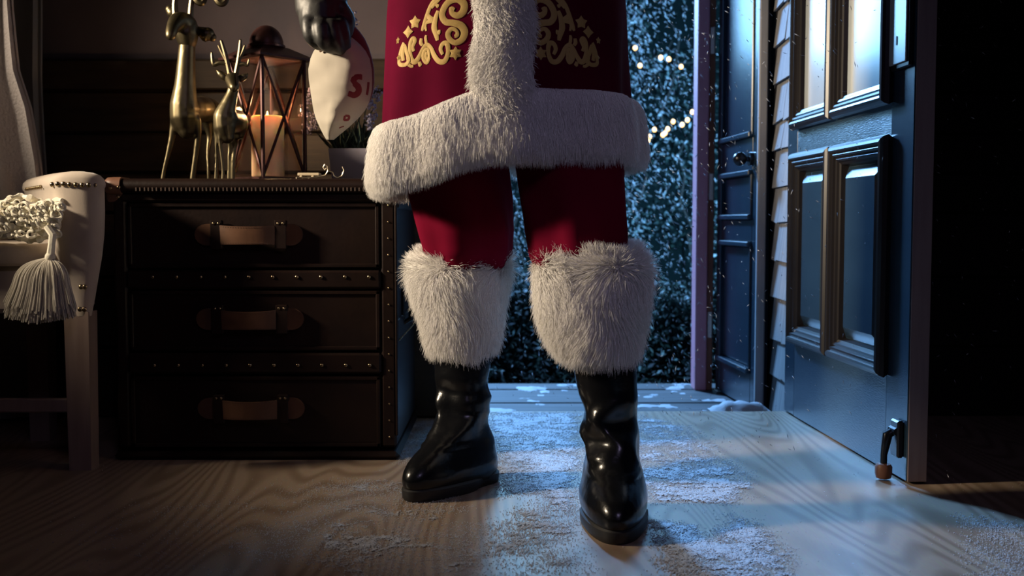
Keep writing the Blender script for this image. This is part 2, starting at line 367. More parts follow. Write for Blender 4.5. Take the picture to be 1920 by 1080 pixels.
# porch: side wall with shingles, trim board, deck boards
wp = MB().box((.890, 3.42, -.12), (1.02, 4.30, 2.6)).build('wall_porch', M_dark, smooth=False); structure(wp)
zs = [Z(p, 3.5) for p in (780, 712, 642, 561, 490, 416, 349, 277, 223, 147, 74, 2, -70, -142, -214, -286)]
for i in range(len(zs)-1):
    z0, z1 = zs[i], zs[i+1] + .02
    cuts = [3.395, 3.395 + .245*(.35 + .4*random.random()), 3.640] if i % 3 else [3.395, 3.640]
    for a, b in zip(cuts[:-1], cuts[1:]):
        t = .006 + .003*random.random(); off = .018 + .004*random.random(); sk = random.uniform(-.006, .006)
        v = [(.893-off, a+.0015, z0+sk), (.893-off, b-.0015, z0-sk), (.893-.004, b-.0015, z1), (.893-.004, a+.0015, z1)]
        v2 = [(x+t, y, z) for x, y, z in v]
        MB().add(v+v2, [(0,3,2,1),(4,5,6,7),(0,1,5,4),(1,2,6,5),(2,3,7,6),(3,0,4,7)]).build('shingle', M_shing, wp, smooth=False)
structure(MB().box((.834, 3.668, -.10), (.864, 3.690, 2.6), .004).build('trim_4', M_trim, angle=30))
structure(MB().box((.905, YW, 0), (.925, 3.44, 2.6), .003).build('trim_5', M_mould, angle=30))
deck = MB().box((-.9, 3.45, -.16), (1.05, 4.40, -.085)).build('floor_porch', M_bark, smooth=False); structure(deck)
for i in range(6):
    y0 = 3.455 + i*.158
    MB().box((-.9, y0, -.085), (1.05, y0+.153, -.055+.002*(i % 2)), .004).build('plank', M_deck, deck, angle=30)
structure(MB().box((-6, 4.40, -.35), (6, 11, -.20)).build('ground', M_ground, smooth=False))

# ------------------------------------------------------------------ second door (opened porch door) and its post
pd = thing('porch_door', 'blue panelled porch door with round black knob, beside the grey shingles', 'door', (.84, 3.7, -.05))
p0 = Vector((.838, 3.695, 0)); p1 = Vector((.800, 4.20, 0)); ax = (p1-p0).normalized(); W2 = (p1-p0).length
nx = Vector((-ax.y, ax.x, 0));  # towards -x
def D2(s_, d, z): return p0 + ax*s_ + nx*d + Vector((0, 0, z))
def slab2(mb, s0, s1, d0, d1, z0, z1):
    M = Matrix(((ax.x, nx.x, 0, p0.x), (ax.y, nx.y, 0, p0.y), (0, 0, 1, 0), (0, 0, 0, 1)))
    return mb.box((s0, d0, z0), (s1, d1, z1), .003, M=M)
Zd = lambda py: Z(py, 3.9)
mb = MB(); st = .055
slab2(mb, 0, W2, -.045, -.012, -.045, 2.05)
slab2(mb, 0, st, -.013, 0, -.045, 2.05); slab2(mb, W2-st, W2, -.013, 0, -.045, 2.05)
for a, b in ((-.045, Zd(690)), (Zd(452), Zd(412)), (Zd(322), Zd(262)), (1.95, 2.05)): slab2(mb, st, W2-st, -.013, 0, a, b)
mb.build('leaf', M_door, pd, angle=30)
for a, b in ((Zd(690), Zd(452)), (Zd(412), Zd(322)), (Zd(262), 1.95)):
    m2 = MB()
    for s0, s1, z0, z1 in ((st, W2-st, a, a+.018), (st, W2-st, b-.018, b), (st, st+.018, a, b), (W2-st-.018, W2-st, a, b)): slab2(m2, s0, s1, -.012, .016 if z1-z0 < .03 else .006, z0, z1)
    m2.build('moulding', M_door, pd, angle=30)
    m3 = MB(); slab2(m3, st+.02, W2-st-.02, -.012, -.006, a+.02, b-.02); m3.build('panel', M_door, pd, angle=30)
kn = D2(.06, 0, Z(297, 3.72)); m2 = MB()
m2.tube([kn, kn+nx*.012], .024, 14).tube([kn+nx*.01, kn+nx*.03], .009, 10).sphere(kn+nx*.043, .024, 14, 10)
m2.build('knob', M_iron, pd)
po = thing('porch_post', 'pale post with painted-in pink light at the far end of porch door', 'post', (.76, 4.22, -.05))
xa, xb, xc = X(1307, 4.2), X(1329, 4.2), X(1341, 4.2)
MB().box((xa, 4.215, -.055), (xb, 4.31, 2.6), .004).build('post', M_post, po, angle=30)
MB().box((xb+.0005, 4.225, -.055), (xc, 4.31, 2.6), .003).build('jamb', M_jamb, po, angle=30)
for py in (74, 350, 610):
    z = Z(py, 4.2); MB().box((xb+.004, 4.217, z-.05), (xb+.014, 4.224, z+.05), .002).tube([(xb+.016, 4.216, z-.05), (xb+.016, 4.216, z+.05)], .004, 8).build('hinge', M_hinge, po)

# ------------------------------------------------------------------ open front door
TILT = .040
fd = thing('front_door', 'open dark blue front door with heavy dark mouldings and frosted panes', 'door', (DX, 3.43, 0.005)); fd.rotation_euler = (0, 0, TILT)
YN = 2.472; YF = 3.43; T = .046
def fdbox(mb, y0, y1, x0, x1, z0, z1, bev=.003): return mb.box((x0, y0, z0), (x1, y1, z1), bev)
Yd = lambda px: (lambda k: (DX + TILT*YF)/(k + TILT))((px-952)/F)     # depth on the door's plane from a pixel column
def zd(py, px): return Z(py, Yd(px))
leaf = MB().box((DX+.012, YN, .006), (DX+T, YF, 2.04), .003)
cols = [(Yd(1562), Yd(1493)), (Yd(1668), Yd(1570))]           # two columns of panels: far, near
zlow = (zd(628, 1490), zd(296, 1490)); zlow2 = (zd(702, 1655), zd(262, 1662))
zb, zt = (zlow[0]+zlow2[0])/2, (zlow[1]+zlow2[1])/2; zu = (zd(232, 1490) + zd(196, 1660))/2
edge = []
leaf.box((DX, YN, .006), (DX+.013, cols[1][0], 2.04), .002).box((DX, cols[0][1], .006), (DX+.013, YF, 2.04), .002)
for q0, q1 in ((zb, zt), (zu, 1.93)): leaf.box((DX+.0004, cols[1][1], q0), (DX+.013, cols[0][0], q1), .001)
leaf.build('leaf', M_door, fd, angle=30)
for a, b, nm in ((.006, zb, 'bottom_rail'), (zt, zu, 'lock_rail'), (1.93, 2.04, 'top_rail')):
    r = MB()
    r.box((DX+.0001, cols[1][0]+.0004, a), (DX+.013, cols[0][1]-.0004, b))
    r.build(nm, M_rail, fd, smooth=False)
MB().box((DX+.002, YN-.004, .006), (DX+T, YN-.0005, 2.04), .001).build('edge_strip', M_edge, fd, angle=30)
def moulding(c, z0, z1):
    m = MB(); prof = [(.000, .006), (-.012, .0), (-.022, .004), (-.028, .010), (-.030, .017), (-.028, .022), (-.022, .025), (-.024, .029), (-.023, .034), (-.016, .037), (-.018, .041), (-.016, .046), (-.010, .049), (-.007, .055), (.011, .060)]   # (x offset, inward)
    o = -.012
    rings = []
    for px_, inn in prof:
        i = inn + o
        rings.append([Vector((DX+px_, c[0]+i, z0+i)), Vector((DX+px_, c[1]-i, z0+i)), Vector((DX+px_, c[1]-i, z1-i)), Vector((DX+px_, c[0]+i, z1-i))])
    m.loft(rings, False, False); return m.build('moulding', M_mould, fd, smooth=False)
for c in cols:
    moulding(c, zb, zt); moulding(c, zu, 1.93)
    i = .050
    r0 = [(DX+.011, c[0]+i, zb+i), (DX+.011, c[1]-i, zb+i), (DX+.011, c[1]-i, zt-i), (DX+.011, c[0]+i, zt-i)]
    j = i+.030
    r1 = [(DX-.008, c[0]+j, zb+j), (DX-.008, c[1]-j, zb+j), (DX-.008, c[1]-j, zt-j), (DX-.008, c[0]+j, zt-j)]
    MB().loft([[Vector(p) for p in r0], [Vector(p) for p in r1]], False, True).build('raised_panel', M_door, fd, smooth=False)
    MB().box((DX+.004, c[0]+.046, zu+.046), (DX+.0125, c[1]-.046, 1.89)).build('pane', M_frost, fd, smooth=False)
# lock plate near the free edge
ya, yb = Yd(1706), Yd(1666); zl = zd(128, 1690)
MB().box((DX-.010, ya, zl), (DX, yb, zl+.26), .003).build('lock_backing', M_iron, fd, angle=30)
lp = MB().box((DX-.014, ya+.012, zl+.012), (DX-.0105, yb-.004, zl+.255), .0015).build('lock_plate', M_frost, fd, angle=30)
MB().box((DX-.0155, (ya+yb)/2-.002, zl+.055), (DX-.0145, (ya+yb)/2+.003, zl+.075)).build('keyhole', M_iron, lp, smooth=False)
# kick-down holder
hy = Yd(1697); hb = thing  # (part of the door)
MB().box((DX-.016, hy-.022, zd(850, 1685)), (DX, hy+.022, zd(782, 1685)), .004).tube([(DX-.014, hy-.018, zd(800,1680)), (DX-.014, hy+.018, zd(800,1680))], .010, 10).build('holder_bracket', M_iron, fd, angle=30)
arm = MB().tube([(DX-.020, hy, zd(800,1675)), (DX-.030, hy+.002, zd(803,1672)), (DX-.034, hy+.003, zd(822,1668)), (DX-.036, hy+.006, .06), (DX-.036, hy+.006, .035)], [.010, .012, .010, .008, .008], 10).build('holder_arm', M_iron, fd)
MB().lathe((DX-.036, hy+.006, .004), [(.012, 0), (.017, .002), (.0195, .012), (.0195, .028), (.016, .034), (.008, .036)], 16).build('rubber_foot', M_rubber, arm)

# ------------------------------------------------------------------ yard: hedge, fairy lights, falling snow
hg = thing('hedge', 'tall frosted leafy hedge behind the doorway in the dark yard', 'hedge', (.6, 7.6, -.2))
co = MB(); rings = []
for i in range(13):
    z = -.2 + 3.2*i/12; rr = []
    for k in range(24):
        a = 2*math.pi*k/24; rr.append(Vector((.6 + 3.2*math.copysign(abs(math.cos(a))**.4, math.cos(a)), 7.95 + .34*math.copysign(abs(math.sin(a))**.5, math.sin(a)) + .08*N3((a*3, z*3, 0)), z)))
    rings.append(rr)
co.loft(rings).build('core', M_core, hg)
n = 60000
cx = rng.uniform(-1.6, 2.6, n); cz = rng.uniform(-.2, 2.9, n); cy = 7.60 + .22*vnoise(cx*3, cz*3, 2) - .18*rng.random(n)**2
nrm = rng.normal(0, 1, (n, 3)); nrm[:, 1] -= .8; nrm /= np.linalg.norm(nrm, axis=1)[:, None]
tt = np.cross(nrm, rng.normal(0, 1, (n, 3))); tt /= np.linalg.norm(tt, axis=1)[:, None]; bb = np.cross(nrm, tt)
Ls = rng.uniform(.010, .024, n)[:, None]; Ws = Ls*rng.uniform(.28, .5, n)[:, None]; C0 = np.stack([cx, cy, cz], 1)
V = np.stack([C0-tt*Ls, C0+bb*Ws+nrm*Ws*.3, C0+tt*Ls, C0-bb*Ws+nrm*Ws*.3], 1).reshape(-1, 3)
idx = np.arange(n)*4; T3 = np.concatenate([np.stack([idx, idx+1, idx+2], 1), np.stack([idx, idx+2, idx+3], 1)])
lv = fast('foliage', V, T3, M_leaf, hg); lv['kind'] = 'stuff'
sh = thing('low_shrub', 'low dark shrub row at the yard edge just beyond the porch boards', 'shrub', (.3, 5.3, -.2))
n = 24000; cx = rng.uniform(-1.3, 1.7, n); top_ = .16 + .30*vnoise(cx*1.3, 0*cx, 4) + .14*vnoise(cx*5, 0*cx, 6); cz = -.2 + (top_+.2)*rng.random(n)**.8
cy = 5.06 + .22*rng.random(n) + .10*vnoise(cx*4, cz*4, 3)
nrm = rng.normal(0, 1, (n, 3)); nrm /= np.linalg.norm(nrm, axis=1)[:, None]
tt = np.cross(nrm, rng.normal(0, 1, (n, 3))); tt /= np.linalg.norm(tt, axis=1)[:, None]; bb = np.cross(nrm, tt)
Ls = rng.uniform(.009, .022, n)[:, None]; Ws = Ls*rng.uniform(.25, .45, n)[:, None]; C0 = np.stack([cx, cy, cz], 1)
V = np.stack([C0-tt*Ls, C0+bb*Ws+nrm*Ws*.3, C0+tt*Ls, C0-bb*Ws+nrm*Ws*.3], 1).reshape(-1, 3)
idx = np.arange(n)*4; T3 = np.concatenate([np.stack([idx, idx+1, idx+2], 1), np.stack([idx, idx+2, idx+3], 1)])
lv = fast('foliage', V, T3, M_leaf, sh); lv['kind'] = 'stuff'
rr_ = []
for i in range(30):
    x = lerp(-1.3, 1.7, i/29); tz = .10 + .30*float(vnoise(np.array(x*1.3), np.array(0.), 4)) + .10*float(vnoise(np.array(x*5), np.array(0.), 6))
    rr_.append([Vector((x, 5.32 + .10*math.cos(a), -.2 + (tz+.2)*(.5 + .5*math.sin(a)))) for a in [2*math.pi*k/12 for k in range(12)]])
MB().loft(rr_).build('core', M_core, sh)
tw = MB()
for k in range(40):
    p = [Vector((random.uniform(-1.2, 1.6), 5.3, -.2))]
    for q in range(4): p.append(p[-1] + Vector((random.uniform(-.05, .05), random.uniform(-.04, .04), random.uniform(.06, .12))))
    tw.tube(p, [.006, .005, .004, .003, .002], 5)
tw.build('twigs', M_bark, sh)['kind'] = 'stuff'
tw = MB()
for k in range(46):
    x = random.uniform(-1.2, 2.2); z = random.uniform(-.2, 1.2); p = [Vector((x, 7.55, z))]
    for q in range(5): p.append(p[-1] + Vector((random.uniform(-.1, .1), random.uniform(-.05, .05), random.uniform(.08, .22))))
    tw.tube(p, [.008, .007, .006, .005, .004, .002], 5)
tw.build('twigs', M_bark, hg)['kind'] = 'stuff'

def string_lights(pts, label, seedz):
    sl = thing('fairy_lights', label, 'fairy lights', at(*pts[0], 6.9), 'fairy lights on the hedge')
    P = sorted([at(px, py, 7.1 + random.uniform(-.06, .06)) for px, py in pts], key=lambda p: p.x)
    line = []
    for a, b in zip(P[:-1], P[1:]):
        for t in (0, .33, .66): line.append(a.lerp(b, t) + Vector((0, .012, .022 - .05*t*(1-t))))
    line.append(P[-1] + Vector((0, .012, .022)))
    line = [line[0] + Vector((-.5, .1, .06))] + line + [line[-1] + Vector((.4, .1, .05))]
    MB().tube(line, .0025, 5).build('cable', M_cable, sl)
    b0 = None
    for p in P:
        if b0 is None:
            b0 = MB().sphere((0, 0, 0), (.0125, .0125, .0145), 10, 8).build('bulb', M_bulb, sl, world=False); b0.location = p - org(sl)
        else: copy_of(b0, sl, p)
string_lights([(1191, 90), (1200, 123), (1239, 108), (1254, 111), (1277, 125)], 'upper string of five warm fairy lights on the hedge', 1)
string_lights([(1215, 263), (1218, 256), (1212, 266), (1227, 243), (1243, 253), (1247, 250), (1252, 242), (1262, 228), (1279, 234), (1289, 225), (1298, 210), (1307, 226), (1193, 258)], 'lower rising string of warm fairy lights on the hedge', 2)

n = 12000
fy = rng.uniform(2.3, 7.3, n); fx = np.where(rng.random(n) < .72, rng.uniform(-.15, .85, n), rng.uniform(.45, 1.6, n)); fz = rng.uniform(-.05, 2.4, n)
bad = (fy < 3.6) & (np.abs(fx - .9) < .08) | ((fy > 3.3) & (fx > .74) & (fy < 4.4)) | ((fy > 5.0) & (fy < 5.5) & (fz < .55)) | ((fy > 4.4) & (fx > 1.3)) | (fy < 2.8) & (fx < .36) | ((fx < .1) & (fy < 3.4))
fx, fy, fz = fx[~bad], fy[~bad], fz[~bad]; n = len(fx); C0 = np.stack([fx, fy, fz], 1)
dr = np.stack([rng.normal(.45, .5, n), rng.normal(0, .3, n), rng.normal(-.7, .35, n)], 1); dr /= np.linalg.norm(dr, axis=1)[:, None]
sd = np.cross(dr, rng.normal(0, 1, (n, 3))); sd /= np.linalg.norm(sd, axis=1)[:, None]; s2 = np.cross(dr, sd)
fs = fy/3.4; Lr = (rng.uniform(.002, .011, n)*fs)[:, None]; Wr = (rng.uniform(.0007, .0014, n)*fs)[:, None]
V = np.stack([C0+dr*Lr, C0-dr*Lr, C0+sd*Wr, C0-sd*Wr, C0+s2*Wr, C0-s2*Wr], 1).reshape(-1, 3)
OCT = np.array([(0,2,4),(0,4,3),(0,3,5),(0,5,2),(1,4,2),(1,3,4),(1,5,3),(1,2,5)])
T3 = (np.arange(n)[:, None, None]*6 + OCT[None]).reshape(-1, 3)
for sel, lab in ((fy < 3.30, 'snowflakes drifting inside the room past the open front door'), (fy > 3.66, 'snowflakes falling outside beyond the doorway')):
    m_ = np.nonzero(sel)[0]; V_ = V.reshape(n, 6, 3)[m_].reshape(-1, 3); T_ = (np.arange(len(m_))[:, None, None]*6 + OCT[None]).reshape(-1, 3)
    tag(fast('falling_snow', V_, T_, M_snow), lab, 'snow', kind='stuff')

# ------------------------------------------------------------------ snow on the floor
def poly_density(x, y, poly, soft):
    P = np.array(poly); d = np.full(x.shape, 9.0); ins = np.zeros(x.shape, bool)
    for i in range(len(P)):
        a = P[i]; b = P[(i+1) % len(P)]; ab = b - a
        t = np.clip(((x-a[0])*ab[0] + (y-a[1])*ab[1])/(ab@ab), 0, 1)
        d = np.minimum(d, np.hypot(x-a[0]-t*ab[0], y-a[1]-t*ab[1]))
        c = ((a[1] > y) != (b[1] > y)) & (x < (b[0]-a[0])*(y-a[1])/((b[1]-a[1]) + 1e-12) + a[0]); ins ^= c
    return smoothstep(-soft, soft, np.where(ins, d, -d))
def fp(pts): return [(onz(px, py).x, onz(px, py).y) for px, py in pts]
REG = [  # floor outline, softness, density
    (fp([(915, 771), (1085, 773), (1090, 880), (1082, 985), (1010, 930), (940, 935), (905, 860)]), .05, .95),
    (fp([(1010, 930), (1085, 920), (1085, 1010), (1110, 1080), (960, 1080), (900, 990)]), .06, .62),
    (fp([(1180, 775), (1290, 800), (1350, 850), (1400, 880), (1395, 935), (1210, 940), (1180, 880)]), .07, .68),
    (fp([(1180, 905), (1290, 890), (1405, 905), (1385, 945), (1230, 945)]), .04, .95),
    (fp([(1215, 975), (1300, 985), (1330, 1010), (1370, 965), (1425, 985), (1480, 1030), (1490, 1090), (1250, 1090)]), .04, .95),
    (fp([(400, 1000), (560, 960), (800, 985), (1050, 960), (1090, 1080), (700, 1090), (420, 1040)]), .10, .52),
    (fp([(520, 920), (640, 895), (760, 905), (900, 950), (820, 985), (560, 960)]), .07, .48),
    (fp([(755, 800), (830, 780), (835, 830), (800, 880), (745, 870)]), .04, .7),
    (fp([(1800, 965), (1925, 985), (1990, 1120), (1840, 1100)]), .07, .62),
    (fp([(150, 930), (520, 900), (900, 1000), (900, 1110), (100, 1110)]), .2, .20),
    (fp([(1180, 765), (1420, 770), (1420, 850), (1560, 1080), (1180, 1080)]), .1, .14),
]
def density(x, y):
    d = np.zeros(x.shape)
    for poly, soft, wgt in REG: d = np.maximum(d, wgt*poly_density(x, y, poly, soft))
    return d
hx = .0030; gx, gy = np.meshgrid(np.arange(-.35, .75, hx), np.arange(1.72, 3.43, hx), indexing='ij')
den = density(gx, gy)
nz = .55*vnoise(gx*16, gy*22, 1) + .45*vnoise(gx*45, gy*55, 2)
H = (den*1.15 + (nz - .5)*1.3 - .80) + rng.normal(0, .22, gx.shape)
Hh = np.clip(H, -.02, 1)*.0022 + vnoise(gx*60, gy*60, 5)*.0016*smoothstep(0, .3, den)
keep = H > 0; cell = keep[:-1, :-1] & keep[1:, 1:]
ii, jj = np.nonzero(cell); nyy = gx.shape[1]; base = ii*nyy + jj
Q = np.stack([base, base+nyy, base+nyy+1, base+1], 1); used = np.unique(Q); remap = np.zeros(gx.size, np.int32); remap[used] = np.arange(len(used))
Vt = np.stack([gx.ravel(), gy.ravel(), np.maximum(Hh.ravel(), -.0015) + .0008], 1)[used]
sn = fast('snow_drift', Vt, remap[Q], M_snow, smooth=True); tag(sn, 'wet powdery snow drifts trodden onto the oak floor', 'snow', kind='stuff')
n = 900000
sx = rng.uniform(-1.0, 1.35, n); sy = rng.uniform(1.72, 3.42, n); dn = density(sx, sy)
cl = .6*vnoise(sx*16, sy*22, 1) + .4*vnoise(sx*45, sy*55, 2)
pr = np.clip(dn*1.15*(.35 + 1.1*cl) - .10, 0, 1)**1.3*.62 + .0010
k = rng.random(n) < pr; sx, sy, dn = sx[k], sy[k], dn[k]; n = len(sx); r = (rng.uniform(.0006, .0015, n))[:, None]
C0 = np.stack([sx, sy, .0010 + .0030*rng.random(n)*dn*cl[k]], 1); q = rng.normal(0, 1, (n, 3)); q /= np.linalg.norm(q, axis=1)[:, None]
sd = np.cross(q, rng.normal(0, 1, (n, 3))); sd /= np.linalg.norm(sd, axis=1)[:, None]; s2 = np.cross(q, sd)
V = np.stack([C0 + q*r*1.2, C0 - q*r*.5 + sd*r*1.1, C0 - q*r*.5 - sd*r*.55 + s2*r*.95, C0 - q*r*.5 - sd*r*.55 - s2*r*.95], 1).reshape(-1, 3)
T3 = (np.arange(n)[:, None, None]*4 + np.array([(0,2,1),(0,3,2),(0,1,3),(1,2,3)])[None]).reshape(-1, 3)
tag(fast('snow_grains', V, T3, M_grain), 'loose snow grains scattered over the wooden floor', 'snow', kind='stuff')
# snow lying on the porch boards and the clump at the sill
def snow_sheet(name, x0, x1, y0, y1, z, thick, thr, label, seed, lump=None):
    h = .012; ax_, ay_ = np.meshgrid(np.arange(x0, x1, h), np.arange(y0, y1, h), indexing='ij')
    nn = .6*vnoise(ax_*7, ay_*14, seed) + .25*vnoise(ax_*30, ay_*30, seed+1) + .15*vnoise(ax_*80, ay_*80, seed+2)
    hh = (nn - thr)*thick if lump is None else lump(ax_, ay_) + (vnoise(ax_*60, ay_*60, seed) - .5)*.012
    kk = hh > 0; ce = kk[:-1, :-1] | kk[1:, :-1] | kk[:-1, 1:] | kk[1:, 1:]; a, b = np.nonzero(ce); m = ax_.shape[1]; bs = a*m + b
    QQ = np.stack([bs, bs+m, bs+m+1, bs+1], 1); us = np.unique(QQ); rm = np.zeros(ax_.size, np.int32); rm[us] = np.arange(len(us))
    VV = np.stack([ax_.ravel(), ay_.ravel(), z + np.maximum(hh.ravel(), -.003)], 1)[us]
    return tag(fast(name, VV, rm[QQ], M_snow, smooth=True), label, 'snow', kind='stuff')
snow_sheet('porch_snow', -.2, .80, 3.47, 4.39, -.053, .03, .66, 'thin snow lying on the porch boards outside', 11)
snow_sheet('yard_snow', -1.5, 2.0, 4.42, 7.4, -.2, .06, .74, 'patchy snow on the dark ground of the yard', 21)
c_ = onz(1385, 766)
snow_sheet('snow_clump', c_.x-.12, c_.x+.12, c_.y-.07, c_.y+.06, .0, .05, .4, 'small heap of snow on the sill near the porch door', 31,
           lump=lambda a, b: .030*np.sqrt(np.clip(1 - ((a-c_.x)/.095)**2 - ((b-c_.y+.005)/.045)**2, 0, 1)) - .006)

# ------------------------------------------------------------------ leather trunk chest
CY0, CY1 = 2.74, 3.29; cxl, cxr = X(212, CY0), X(741, CY0)
ch = thing('trunk_chest', 'dark brown leather trunk chest of three drawers with strap handles', 'chest', ((cxl+cxr)/2, 3.0, 0))
zc = lambda py: Z(py, CY0)
ztop = zc(335); sx0, sx1 = X(236, CY0), X(713, CY0)
bd = MB().box((cxl, CY0+.02, .03), (cxr, CY1, ztop-.02), .006)
bd.box((cxl, CY0, .03), (sx0, CY0+.03, ztop-.02), .006).box((sx1, CY0, .03), (cxr, CY0+.03, ztop-.02), .006)
bd.build('carcass', M_leather, ch, angle=30)
MB().box((cxl-.008, CY0-.012, 0), (cxr+.008, CY1, zc(846)), .010).build('plinth', M_leather, ch, angle=30)
# top with a rolled front edge
rr = []
for k in range(14):
    a = math.pi*(k/13) - math.pi/2
    rr.append((CY0 - .004 - .018*math.cos(a), ztop-.018+.018*math.sin(a)))
prof = rr + [(CY1, ztop), (CY1, ztop-.036)]
MB().loft([[Vector((x, y, z)) for y, z in prof] for x in (cxl-.010, cxr+.010)]).build('top', M_leather, ch, angle=35)
MB().box((sx0-.01, CY0-.004, zc(378)), (sx1+.01, CY0+.03, ztop-.036), .004).build('top_rail', M_leather, ch, angle=30)
s_ = MB()
for k in range(58):
    x = lerp(X(262, CY0), X(700, CY0), k/57) + random.uniform(-.001, .001); z = ztop-.0265
    s_.box((x-.0016, CY0-.0225, z-.005), (x+.0016, CY0-.017, z+.004), .0005)
so = s_.build('stitching', M_stitch, ch, smooth=False); so['kind'] = 'stuff'
nail0 = MB().sphere((0, 0, 0), (.0048, .0030, .0048), 10, 6).build('nail', M_nail, ch, world=False)
nail0.location = Vector((X(230, CY0), CY0-.0255, zc(352))) - org(ch)
def nail(p, parent=ch, rot=None, scale=None): return copy_of(nail0, parent, p, rot, scale)
def drawer(y0, y1, hy):
    z0, z1 = zc(y1), zc(y0); dr_ = MB()
    dr_.box((sx0+.003, CY0+.006, z0), (sx1-.003, CY0+.24, z1), .004)
    d = dr_.build('drawer', M_leather, ch, angle=30)
    fr = MB(); e = .010
    for a, b in (((sx0+.003, z0), (sx1-.003, z0+e)), ((sx0+.003, z1-e), (sx1-.003, z1)), ((sx0+.003, z0), (sx0+.003+e, z1)), ((sx1-.003-e, z0), (sx1-.003, z1))):
        fr.box((a[0], CY0+.0005, a[1]), (b[0], CY0+.008, b[1]), .002)
    fr.build('piping', M_leather, d, angle=30)
    zz = zc(hy); zz_ = lambda py: zc(py - 440 + hy)
    for xa, xb, sg in ((X(365, CY0), X(419, CY0), 1), (X(568, CY0), X(521, CY0), -1)):
        out = []
        for k in range(9):
            a = math.pi/2 + math.pi*k/8
            out.append((xa + sg*(.030 + .030*math.cos(a)), zz + .027*math.sin(a)))
        out += [(xb, zz-.027), (xb, zz+.027)]
        if sg < 0: out = out[::-1]
        MB().loft([[Vector((x, CY0+.002, z)) for x, z in out], [Vector((x, CY0-.004, z)) for x, z in out]]).build('handle_tab', M_strap, d, smooth=False)
        lm = MB()
        lx0, lx1 = (X(398, CY0), X(419, CY0)) if sg > 0 else (X(518, CY0), X(539, CY0))
        lm.box((lx0, CY0-.020, zz_(425)), (lx1, CY0+.001, zz_(413)), .002).box((lx0, CY0-.020, zz_(466)), (lx1, CY0+.001, zz_(459)), .002)
        lm.box((lx0, CY0-.022, zz_(466)), (lx1, CY0-.019, zz_(413)), .001)
        lo = lm.build('handle_loop', M_leather, d, angle=30)
        for q in (.3, .75): nail((lerp(lx0, lx1, q), CY0-.0225, zz_(419)), d, scale=(.7, .7, .7))
    hp = []; K = 26; xa, xb = X(404, CY0), X(530, CY0)
    for k in range(K+1):
        t = k/K; x = lerp(xa, xb, t); b = .030*math.sin(math.pi*t)**.55
        hh = .0245 - .004*math.sin(math.pi*t); lift = -.003*math.sin(math.pi*t)
        hp.append([Vector((x, CY0-.006-b, zz-hh-lift*-1)), Vector((x, CY0-.006-b-.001, zz+hh)), Vector((x, CY0-.001-b, zz+hh)), Vector((x, CY0-.001-b, zz-hh))])
    MB().loft(hp).build('handle', M_strap, d, angle=50)
    sm = MB()
    for k in range(3, K-2):
        a = hp[k]
        for j, dz in ((0, .003), (1, -.003)): sm.box(a[j] + Vector((-.0012, -.0008, dz-.0005)), a[j] + Vector((.0012, .0005, dz+.0005)))
    so_ = sm.build('stitching', M_stitch, d, smooth=False); so_['kind'] = 'stuff'
for a, b, h in ((381, 502, 440), (545, 657, 598), (706, 838, 765)): drawer(a, b, h)
for a, b, zy in ((507, 541, 519), (662, 700, 684)):
    MB().box((sx0, CY0-.005, zc(b)), (sx1, CY0+.03, zc(a)), .005).build('rail', M_leather, ch, angle=30)
    for k in range(10): nail((X(285 + k*45.2, CY0), CY0-.0065, zc(zy)))
for k in range(15): nail((X(728, CY0), CY0-.001, zc(385+k*31)), scale=(.55, .7, .55))
# leather corner caps
for xe, sg in ((cxl-.014, 1), (cxr+.014, -1)):
    rings = []
    for k in range(12):
        a = math.pi*(k/11) - math.pi/2; rings.append((CY0-.006-.021*math.cos(a), ztop-.018+.0215*math.sin(a)))
    pf = rings + [(CY0+.05, ztop+.0035), (CY0+.05, ztop-.06), (CY0-.006, ztop-.06)]
    L_ = .040
    cp = MB(); secs = []
    for t in (0, .15, .5, .85, 1.0):
        k = .80 if t in (0,) else (.96 if t == .15 else 1)
        zc0 = ztop-.02; yc0 = CY0+.02
        zlow = ztop - .06 + .035*max(0, t-.4)
        secs.append([Vector((xe + sg*L_*t, yc0 + (y-yc0)*k, max(zc0 + (z-zc0)*k, zlow))) for y, z in pf])
    cp.loft(secs if sg > 0 else [r[::-1] for r in secs]).build('corner_cap', M_cap, ch, angle=50)
    for dx, dz in ((.018, -.024), (.030, -.045)): nail((xe+sg*dx, CY0-.026 if dz > -.03 else CY0-.008, ztop+dz))
# right side: strap, handle, nail line, edge binding
xs = cxr
MB().box((xs-.002, CY0+.01, zc(640)), (xs+.005, CY1-.003, zc(600)), .002).build('side_strap', M_leather, ch, angle=30)
MB().box((xs-.002, CY0+.01, ztop-.075), (xs+.008, CY1-.003, ztop-.036), .004).build('side_rail', M_leather, ch, angle=30)
MB().box((xs-.002, CY0-.001, .06), (xs+.004, CY0+.022, ztop-.06), .002).build('edge_binding', M_leather, ch, angle=30)
for k in range(14): nail((xs+.006, CY0+.03+k*.036, zc(648)+.012), rot=(0, 0, math.pi/2), scale=(.7, .7, .7))
for k in range(6): nail((xs+.003, CY0+.05+k*.085, zc(505)), rot=(0, 0, math.pi/2), scale=(.7, .7, .7))
hm = MB(); yc = CY0+.17; zz = zc(585)
hm.box((xs, yc-.02, zz-.05), (xs+.006, yc+.02, zz+.05), .003)
hm.tube([(xs+.004, yc, zz+.042), (xs+.024, yc, zz+.03), (xs+.028, yc, zz), (xs+.024, yc, zz-.03), (xs+.004, yc, zz-.042)], [.007, .009, .010, .009, .007], 8)
hm.build('side_handle', M_iron, ch)
TOP = ztop + .0015

